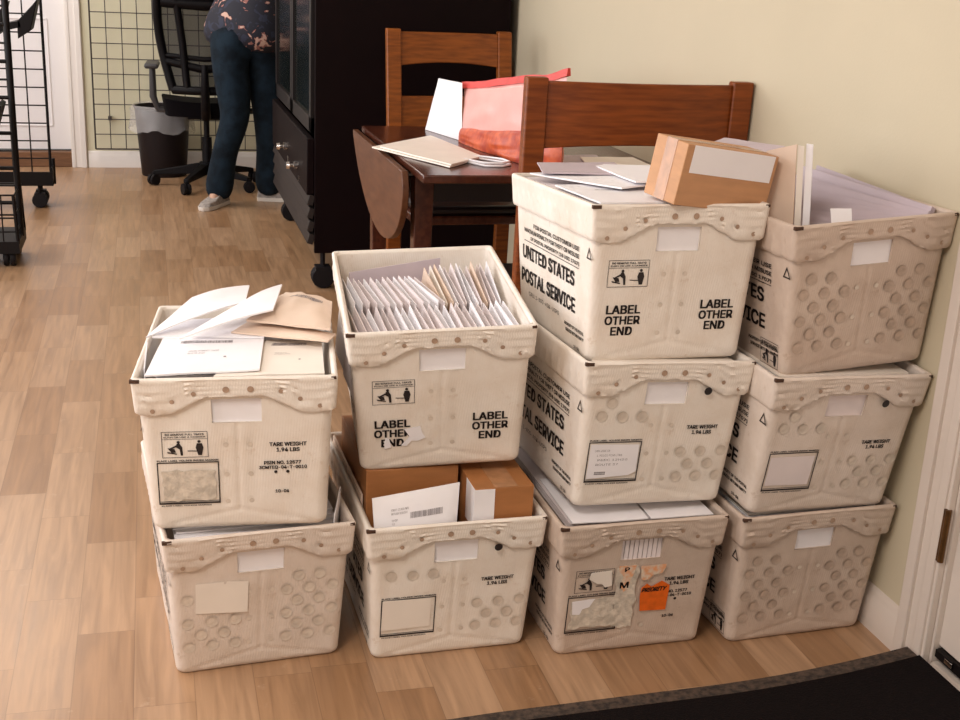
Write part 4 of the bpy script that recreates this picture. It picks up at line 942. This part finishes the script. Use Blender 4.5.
for x0, z0 in ((-.60, .90), (-.74, .88)):
    mb = MB(); w = .10; d = .18
    V = [(x0, 6.60, z0 - .06), (x0 + w * .6, 6.60, z0 - .02), (x0 + w, 6.60, z0 + .13), (x0 + w * .75, 6.60, z0 + .10), (x0 + .0, 6.60, z0 + .02)]
    mb.ext([(a, b - .02, c) for a, b, c in V], (0, -d, 0)); P(mb, 'wire_pocket', M['black_metal'], rk, bevel=.004)
mb = MB(); mb.box((-.78, 6.50, .86), (.40, .20, .03), Ry(-.25).to_3x3()); P(mb, 'shelf', M['black_metal'], rk)
rk2 = empty('wheeled_rack', 'nearer black wire rack with thick rungs, cut off by the picture edge', 'rack', 'wheeled wire racks at the left edge', loc=(-.8, 5.4, 0))
mb = MB()
for x in (-.548, -1.25): mb.tube([(x, 5.42, .10), (x, 5.42, 1.9)], .013, 8)
for k in range(24): z = .24 + k * .072; mb.tube([(-.548, 5.42, z), (-1.25, 5.42, z)], .0045 if k % 2 else .008, 6)
P(mb, 'rung_frame', M['black_metal'], rk2, smooth=60)
mb = MB(); mb.box((-.90, 5.40, .085), (.72, .30, .05)); P(mb, 'base_tray', M['black_metal'], rk2)
mb = MB()
for y in (5.26, 5.54):
    mb.tube([(-.545, y, .10), (-.552, y, .30)], .007, 6)
    for z in (.15, .22, .30): mb.tube([(-.548, y, z), (-1.25, y, z)], .004, 6)
for z in (.15, .22, .30): mb.tube([(-.548, 5.26, z), (-.548, 5.54, z)], .004, 6)
for k in range(6): x = -.60 - k * .12; mb.tube([(x, 5.26, .1), (x, 5.26, .30)], .003, 6)
P(mb, 'basket', M['black_metal'], rk2, smooth=60)
for x in (-.585, -.70, -1.2):
    for y in (5.30, 5.52): caster(rk2, x, y, .07, .036, PI / 2)
mb = MB(); mb.ext([(-.60, 5.20, .55), (-.565, 5.20, .66), (-.58, 5.20, .67), (-.66, 5.20, .50), (-.72, 5.20, .45), (-.70, 5.20, .43)], (0, .18, 0)); P(mb, 'wire_pocket', M['black_metal'], rk2)

# ------------------------------------------------------------------ waste bin
bn = empty('waste_bin', 'black round waste bin with a clear liner folded over its rim', 'bin', loc=(.065, 7.57, 0)); bn.scale = (1.06, 1.06, 1.0)
mb = MB(); mb.lathe([(.118, 0), (.122, .005), (.150, .39), (.156, .395), (.156, .405), (.146, .405), (.142, .39), (.114, .012)], 28); mb.build('bin_body', M['bin'], bn, smooth=40)
mb = MB(); V = []; F = []; nk = 40
prof = [(.10, .20), (.135, .34), (.150, .405), (.160, .412), (.168, .39), (.172, .33), (.185, .27)]
for j, (r, z) in enumerate(prof):
    for k in range(nk):
        q = noise.noise(Vector((math.cos(2 * PI * k / nk) * 3, math.sin(2 * PI * k / nk) * 3, j * .6)))
        V.append(((r + .022 * q * (j / 6)) * math.cos(2 * PI * k / nk), (r + .022 * q * (j / 6)) * math.sin(2 * PI * k / nk), z + .03 * q * (j > 4)))
for j in range(len(prof) - 1):
    for k in range(nk): F.append((j * nk + k, j * nk + (k + 1) % nk, (j + 1) * nk + (k + 1) % nk, (j + 1) * nk + k))
mb.add(V, F); mb.build('bin_liner', M['liner'], bn, smooth=80)

# ------------------------------------------------------------------ office chair
oc = empty('office_chair', 'black mesh-back swivel office chair on casters beside the waste bin', 'chair', M=Tr(.300, 7.17, 0) @ Rz(-.05))
mb = MB()
for k in range(5):
    a = 2 * PI * k / 5 + .55; c, s = math.cos(a), math.sin(a)
    mb.hexa([(c * .03 - s * .022, s * .03 + c * .022, .075), (c * .03 + s * .022, s * .03 - c * .022, .075), (c * .30 + s * .015, s * .30 - c * .015, .062), (c * .30 - s * .015, s * .30 + c * .015, .062),
             (c * .03 - s * .022, s * .03 + c * .022, .135), (c * .03 + s * .022, s * .03 - c * .022, .135), (c * .30 + s * .015, s * .30 - c * .015, .085), (c * .30 - s * .015, s * .30 + c * .015, .085)])
mb.lathe([(.045, .07), (.05, .10), (.045, .14)], 16); mb.build('star_base', M['black_plastic'], oc, bevel=.004)
class _Z: location = Vector((0, 0, 0))
for k in range(5):
    a = 2 * PI * k / 5 + .55; mb = MB(); x, y = .30 * math.cos(a), .30 * math.sin(a); R = (Rz(a + .8) @ Rx(PI / 2)).to_3x3(); r = .032
    for sg in (-1, 1): mb.lathe([(r * .5, -.009), (r * .95, -.008), (r, 0), (r * .95, .008), (r * .5, .009)], 18, Vector((x, y, r)) + R @ Vector((0, 0, sg * .013)), R=R)
    mb.tube([(x, y, r), (x, y, .075)], .008, 8); mb.build('caster', M['rubber'], oc, smooth=40)
mb = MB(); mb.lathe([(.028, .13), (.028, .28), (.016, .28), (.016, .40)], 16); mb.box((0, 0, .405), (.20, .24, .03)); mb.build('gas_lift', M['black_plastic'], oc, smooth=40)
mb = MB(); n = 10; V = []; F = []
for j in range(n + 1):
    for i in range(n + 1):
        u, w = i / n * 2 - 1, j / n * 2 - 1; x = u * .24 * (1 - .12 * abs(w) ** 3); y = .03 + w * .235 * (1 - .15 * abs(u) ** 3)
        V.append((x, y, .49 + .018 * u * u - .025 * max(0, w) ** 2)); 
N = len(V); V += [(x * .93, (y - .03) * .93 + .03, .410) for x, y, z in V]
for j in range(n):
    for i in range(n): a = j * (n + 1) + i; F.append((a, a + 1, a + n + 2, a + n + 1)); F.append((N + a, N + a + n + 1, N + a + n + 2, N + a + 1))
bd = list(range(n + 1)) + [j * (n + 1) + n for j in range(1, n + 1)] + [n * (n + 1) + i for i in range(n - 1, -1, -1)] + [j * (n + 1) for j in range(n - 1, 0, -1)]
for k in range(len(bd)): a, b_ = bd[k], bd[(k + 1) % len(bd)]; F.append((a, N + a, N + b_, b_))
mb.add(V, F); mb.build('seat', M['chair_fabric'], oc, smooth=60)
def backpt(u, w):   # u -1..1, w 0..1
    hw = .17 + .07 * math.sin(min(w, 1) * PI * .62); return (u * hw, -.235 - .05 * w + .045 * u * u + .035 * math.sin(w * PI) - .02, .56 + w * .50)
mb = MB(); loop = [backpt(-1, w / 14) for w in range(15)] + [backpt(u / 5, 1) for u in range(-4, 5)] + [backpt(1, 1 - w / 14) for w in range(15)] + [backpt(-u / 5, 0) for u in range(-4, 5)] + [backpt(-1, 0)]
mb.tube(loop, .024, 8); mb.tube([backpt(-.95, .36), backpt(0, .33), backpt(.95, .36)], .014, 8); mb.tube([backpt(-.98, .30), backpt(0, .22), backpt(.98, .30)], .022, 8); mb.tube([backpt(-.55, .02), backpt(-.5, .5), backpt(-.6, .98)], .020, 8); mb.tube([backpt(.55, .02), backpt(.5, .5), backpt(.6, .98)], .020, 8); mb.tube([backpt(-.9, .92), backpt(0, .90), backpt(.9, .92)], .032, 8)
mb.build('back_frame', M['black_plastic'], oc, smooth=60)
mb = MB(); V = [backpt(-1 + 2 * i / 12, j / 12) for j in range(13) for i in range(13)]; V = [(a, b_ + .004, c) for a, b_, c in V]
F = [(j * 13 + i, j * 13 + i + 1, j * 13 + i + 14, j * 13 + i + 13) for j in range(12) for i in range(12)]; mb.add(V, F); mb.build('mesh_backrest', M['mesh_fabric'], oc, smooth=80)
mb = MB(); mb.tube([(0, -.06, .41), (0, -.22, .42), (0, -.29, .50), (0, -.285, .70)], [.03, .028, .026, .018], 10); mb.build('back_support', M['black_plastic'], oc, smooth=60)
for sx in (-1, 1):
    mb = MB(); mb.tube([(sx * .12, .0, .42), (sx * .26, -.0, .43), (sx * .285, -.01, .50), (sx * .285, -.01, .66)], [.018, .018, .020, .017], 8); mb.build('arm_post', M['grey_plastic'], oc, smooth=60)
    mb = MB(); mb.box((sx * .285, -.005, .672), (.075, .24, .028)); mb.build('armrest_pad', M['grey_plastic'], oc, bevel=.012, seg=3)

# ------------------------------------------------------------------ person
def skin(name, J, E, m, parent=None, root=0, sub=2):
    me = bpy.data.meshes.new(name); me.from_pydata([j[:3] for j in J], E, []); me.materials.append(m)
    o = bpy.data.objects.new(name, me); col.objects.link(o)
    if parent: o.parent = parent
    o.modifiers.new('skin', 'SKIN').use_smooth_shade = True
    if not me.skin_vertices: bpy.context.view_layer.objects.active = o; me.skin_vertices or None
    sl = me.skin_vertices[0].data if me.skin_vertices else None
    for i, j in enumerate(J):
        r = j[3] if isinstance(j[3], tuple) else (j[3], j[3])
        sl[i].radius = r; sl[i].use_root = (i == root)
    s = o.modifiers.new('sub', 'SUBSURF'); s.levels = s.render_levels = sub
    return o
pe = empty('person', 'person in dark floral blouse and jeans bending at the black cabinet', 'person', loc=(.46, 6.62, 0))
px, py = .46, 6.62
def L_(J): return [(x - px, y - py, z, r) for x, y, z, r in J]
hip = (.475, 6.66, .90)
lh, lk, la = (.40, 6.62, .82), (.425, 6.585, .46), (.322, 6.60, .10)
rh, rk_, ra = (.56, 6.68, .82), (.60, 6.665, .46), (.605, 6.72, .10)
chest, neck, head = (.60, 6.80, 1.20), (.74, 6.90, 1.38), (.83, 6.98, 1.47)
sl_, sr_ = (.47, 6.90, 1.30), (.73, 6.72, 1.30)
J = [(*hip, (.13, .10)), (.53, 6.72, 1.05, (.12, .095)), (*chest, (.135, .10)), (*neck, .052), (*head, .085), (.875, 7.02, 1.53, .088), (.895, 7.04, 1.585, .06),
     (*lh, .085), (*lk, .055), (*la, .036), (.312, 6.565, .050, .032), (.292, 6.52, .034, .024),
     (*rh, .085), (*rk_, .055), (*ra, .036), (.635, 6.713, .050, .032), (.68, 6.708, .034, .022),
     (*sl_, .055), (.62, 7.05, 1.12, .042), (.76, 7.14, .99, .030), (*sr_, .055), (.80, 6.83, 1.08, .042), (.90, 6.98, .99, .030),
     (.80, 7.165, .965, (.035, .016)), (.935, 7.02, .968, (.035, .016))]
E = [(0, 1), (1, 2), (2, 3), (3, 4), (4, 5), (5, 6), (0, 7), (7, 8), (8, 9), (9, 10), (10, 11), (0, 12), (12, 13), (13, 14), (14, 15), (15, 16), (2, 17), (17, 18), (18, 19), (2, 20), (20, 21), (21, 22), (19, 23), (22, 24)]
for base, c, d in ((23, Vector((.80, 7.165, .965)), Vector((.86, .42, -.25))), (24, Vector((.935, 7.02, .968)), Vector((.66, .72, -.25)))):
    d.normalize(); sd = d.cross(Vector((0, 0, 1))).normalized()
    for q, ln in ((-.022, .06), (-.008, .072), (.008, .068), (.022, .055)):
        a = c + d * .030 + sd * q; b_ = a + d * ln * .55 + Vector((0, 0, -.004)); e_ = a + d * ln + Vector((0, 0, -.020)); i0 = len(J)
        J += [(*a, .0095), (*b_, .0085), (*e_, .007)]; E += [(base, i0), (i0, i0 + 1), (i0 + 1, i0 + 2)]
    a = c + sd * .034 + d * .005; b_ = a + sd * .018 + d * .028 + Vector((0, 0, -.01)); i0 = len(J); J += [(*a, .011), (*b_, .009)]; E += [(base, i0), (i0, i0 + 1)]
body = skin('body', L_(J), E, M['skin'], pe)
skin('jeans', L_([(*hip, (.160, .125)), (*lh, .120), (.413, 6.60, .64, .100), (*lk, .080), (.365, 6.592, .28, .068), (.322, 6.60, .020, .084), (*rh, .118), (.585, 6.67, .64, .098), (*rk_, .084), (.602, 6.69, .28, .068), (.606, 6.72, .020, .086), (.495, 6.68, .97, (.13, .11))]),
     [(0, 1), (1, 2), (2, 3), (3, 4), (4, 5), (0, 6), (6, 7), (7, 8), (8, 9), (9, 10), (0, 11)], M['jeans'], pe)
skin('blouse', L_([(.470, 6.650, .765, (.262, .200)), (.490, 6.68, .94, (.240, .185)), (.54, 6.74, 1.10, (.165, .130)), (*chest, (.160, .130)), (.68, 6.86, 1.32, .075), (*sl_, .075), (.54, 6.97, 1.21, .066), (.62, 7.05, 1.12, .062), (*sr_, .075), (.77, 6.78, 1.17, .066), (.80, 6.83, 1.08, .060)]),
     [(0, 1), (1, 2), (2, 3), (3, 4), (3, 5), (5, 6), (6, 7), (3, 8), (8, 9), (9, 10)], M['floral'], pe)
hc = Vector((.872, 7.015, 1.525)) - Vector((px, py, 0))
mb = MB(); V = []; F = []
nh, nv = 20, 12
for j in range(nv + 1):
    th = PI * .62 * j / nv
    for k in range(nh):
        ph = 2 * PI * k / nh; d = Vector((math.sin(th) * math.cos(ph), math.sin(th) * math.sin(ph), math.cos(th)))
        d = (Rz(.6) @ Ry(-.9)).to_3x3() @ d; V.append(hc + d * .112)
for j in range(nv):
    for k in range(nh): F.append((j * nh + k, j * nh + (k + 1) % nh, (j + 1) * nh + (k + 1) % nh, (j + 1) * nh + k))
mb.add(V, F); o = mb.build('hair', M['hair'], pe, smooth=80); sd_ = o.modifiers.new('thick', 'SOLIDIFY'); sd_.thickness = .015
# face on the side away from the hair
fd = Vector((.55, .35, -.45)).normalized(); up_ = Vector((.45, .35, .80)).normalized(); rt = fd.cross(up_).normalized(); up_ = rt.cross(fd)
mb = MB(); c = hc - Vector((.01, .01, .01))
mb.tube([c + fd * .082 + up_ * .015, c + fd * .105 - up_ * .012, c + fd * .088 - up_ * .02], [.007, .012, .009], 8); mb.build('nose', M['skin'], pe, smooth=60)
mb = MB()
for s in (-1, 1): mb.lathe([(.001, -.010), (.008, -.006), (.010, 0), (.008, .006), (.001, .010)], 10, c + fd * .080 + up_ * .018 + rt * s * .030)
mb.build('eyes', M['sole'], pe, smooth=60)
mb = MB(); mb.tube([c + fd * .080 - up_ * .045 - rt * .022, c + fd * .086 - up_ * .045, c + fd * .080 - up_ * .045 + rt * .022], [.003, .006, .003], 8); mb.build('mouth', M['pink_edge'], pe, smooth=60)
def shoe(x, y, a):
    S = empty('shoe_tmp'); bpy.data.objects.remove(S)
    mb = MB(); R = Rz(a)
    outl = [(-.085, -.026), (-.09, 0), (-.085, .026), (-.03, .030), (.04, .036), (.10, .040), (.15, .032), (.172, .010), (.172, -.012), (.15, -.032), (.10, -.040), (.04, -.034), (-.03, -.030)]
    n = len(outl); base = Vector((x - px, y - py, 0)); V = []; F = []
    lv = [(0, 1, 1), (.022, 1.02, 1.02), (.026, .96, .96), (.050, .90, .93), (.072, .62, .72), (.090, .40, .62)]
    for z, sx_, sy_ in lv:
        for (u, w) in outl:
            xx = u * sx_ - (1 - sx_) * .045; zz = z if z < .03 else .026 + (z - .026) * (1 - .55 * max(0, u) / .17); V.append(base + (R @ Vector((xx, w * sy_, 0))) + Vector((0, 0, zz)))
    for j in range(len(lv) - 1):
        for k in range(n): F.append((j * n + k, j * n + (k + 1) % n, (j + 1) * n + (k + 1) % n, (j + 1) * n + k))
    F.append(tuple(range(n))[::-1]); F.append(tuple((len(lv) - 1) * n + k for k in range(n)))
    mb.add(V, F); mb.m = [1 if i < n * 1 else 0 for i in range(len(mb.f))]; return mb.build('shoe', [M['shoe'], M['sole']], pe, smooth=50, bevel=.002)
shoe(.325, 6.575, -PI / 2 - .55); shoe(.63, 6.715, -.15)

# ------------------------------------------------------------------ camera
cam = bpy.data.cameras.new('camera'); co = bpy.data.objects.new('camera', cam); col.objects.link(co)
f_, pitch, roll, yaw, hc_ = 1232.33012, 0.30886, 0.04683, -0.26686, 1.26639
co.matrix_world = Tr(0, 0, hc_) @ Rz(yaw) @ Rx(PI / 2 - pitch) @ Rz(roll)
cam.sensor_width = 36; cam.lens = f_ / 960 * 36; cam.clip_start = .02
scene.camera = co

# ------------------------------------------------------------------ light
w = bpy.data.worlds.new('sky'); scene.world = w; w.use_nodes = True
w.node_tree.nodes['Background'].inputs[0].default_value = (1.0, .96, .94, 1); w.node_tree.nodes['Background'].inputs[1].default_value = .10
def area(name, loc, rot, sx, sy, e, c):
    l = bpy.data.lights.new(name, 'AREA'); l.shape = 'RECTANGLE'; l.size = sx; l.size_y = sy; l.energy = e; l.color = c
    o = bpy.data.objects.new(name, l); col.objects.link(o); o.location = loc; o.rotation_euler = rot; return o
area('added_window_light_left', (XL + .03, (WY0 + WY1) / 2, (WZ0 + WZ1) / 2), (0, -PI / 2, 0), WZ1 - WZ0, WY1 - WY0, 128, (.97, .97, 1.0))  # lamp in the added window, placed for the fall-off to the right
area('added_window_light_front', ((FX0 + FX1) / 2, YF + .03, (FZ0 + FZ1) / 2), (PI / 2, 0, 0), FX1 - FX0, FZ1 - FZ0, 16, (1, .96, .94))  # soft front light in the added storefront window
# ceiling panels added out of view to brighten tub fronts and far floor
for i, (x, y) in enumerate(((-.75, .30), (-.9, 3.6), (-.9, 6.6))):
    p = empty('added_ceiling_light', ('added ceiling light panel above the tubs', 'added ceiling light panel above the middle of the room', 'added ceiling light panel above the wire racks')[i], 'ceiling light', 'added ceiling light panels', loc=(x, y, ZC))
    mb = MB()
    for a, b_, c_, d_ in ((-.32, 0, .03, 1.26), (.32, 0, .03, 1.26), (0, -.62, .62, .03), (0, .62, .62, .03)): mb.box((a, b_, -.012), (c_, d_, .024))
    mb.build('frame', M['white_paint'], p)
    e = bpy.data.materials.new('lit_diffuser'); e.use_nodes = True; bs = e.node_tree.nodes['Principled BSDF']; bs.inputs['Emission Color'].default_value = (1, .92, .82, 1); bs.inputs['Emission Strength'].default_value = 2
    mb = MB(); mb.box((0, 0, -.006), (.61, 1.21, .006)); mb.build('diffuser', e, p)
    area('added_ceiling_lamp', (x, y, ZC - .03), (0, 0, 0), .6, 1.2, (44, 8, 20)[i], (1, .925, .86))
vs = scene.view_settings; vs.view_transform = 'Standard'; vs.look = 'None'; vs.exposure = .27; vs.gamma = 1; vs.use_curve_mapping = False
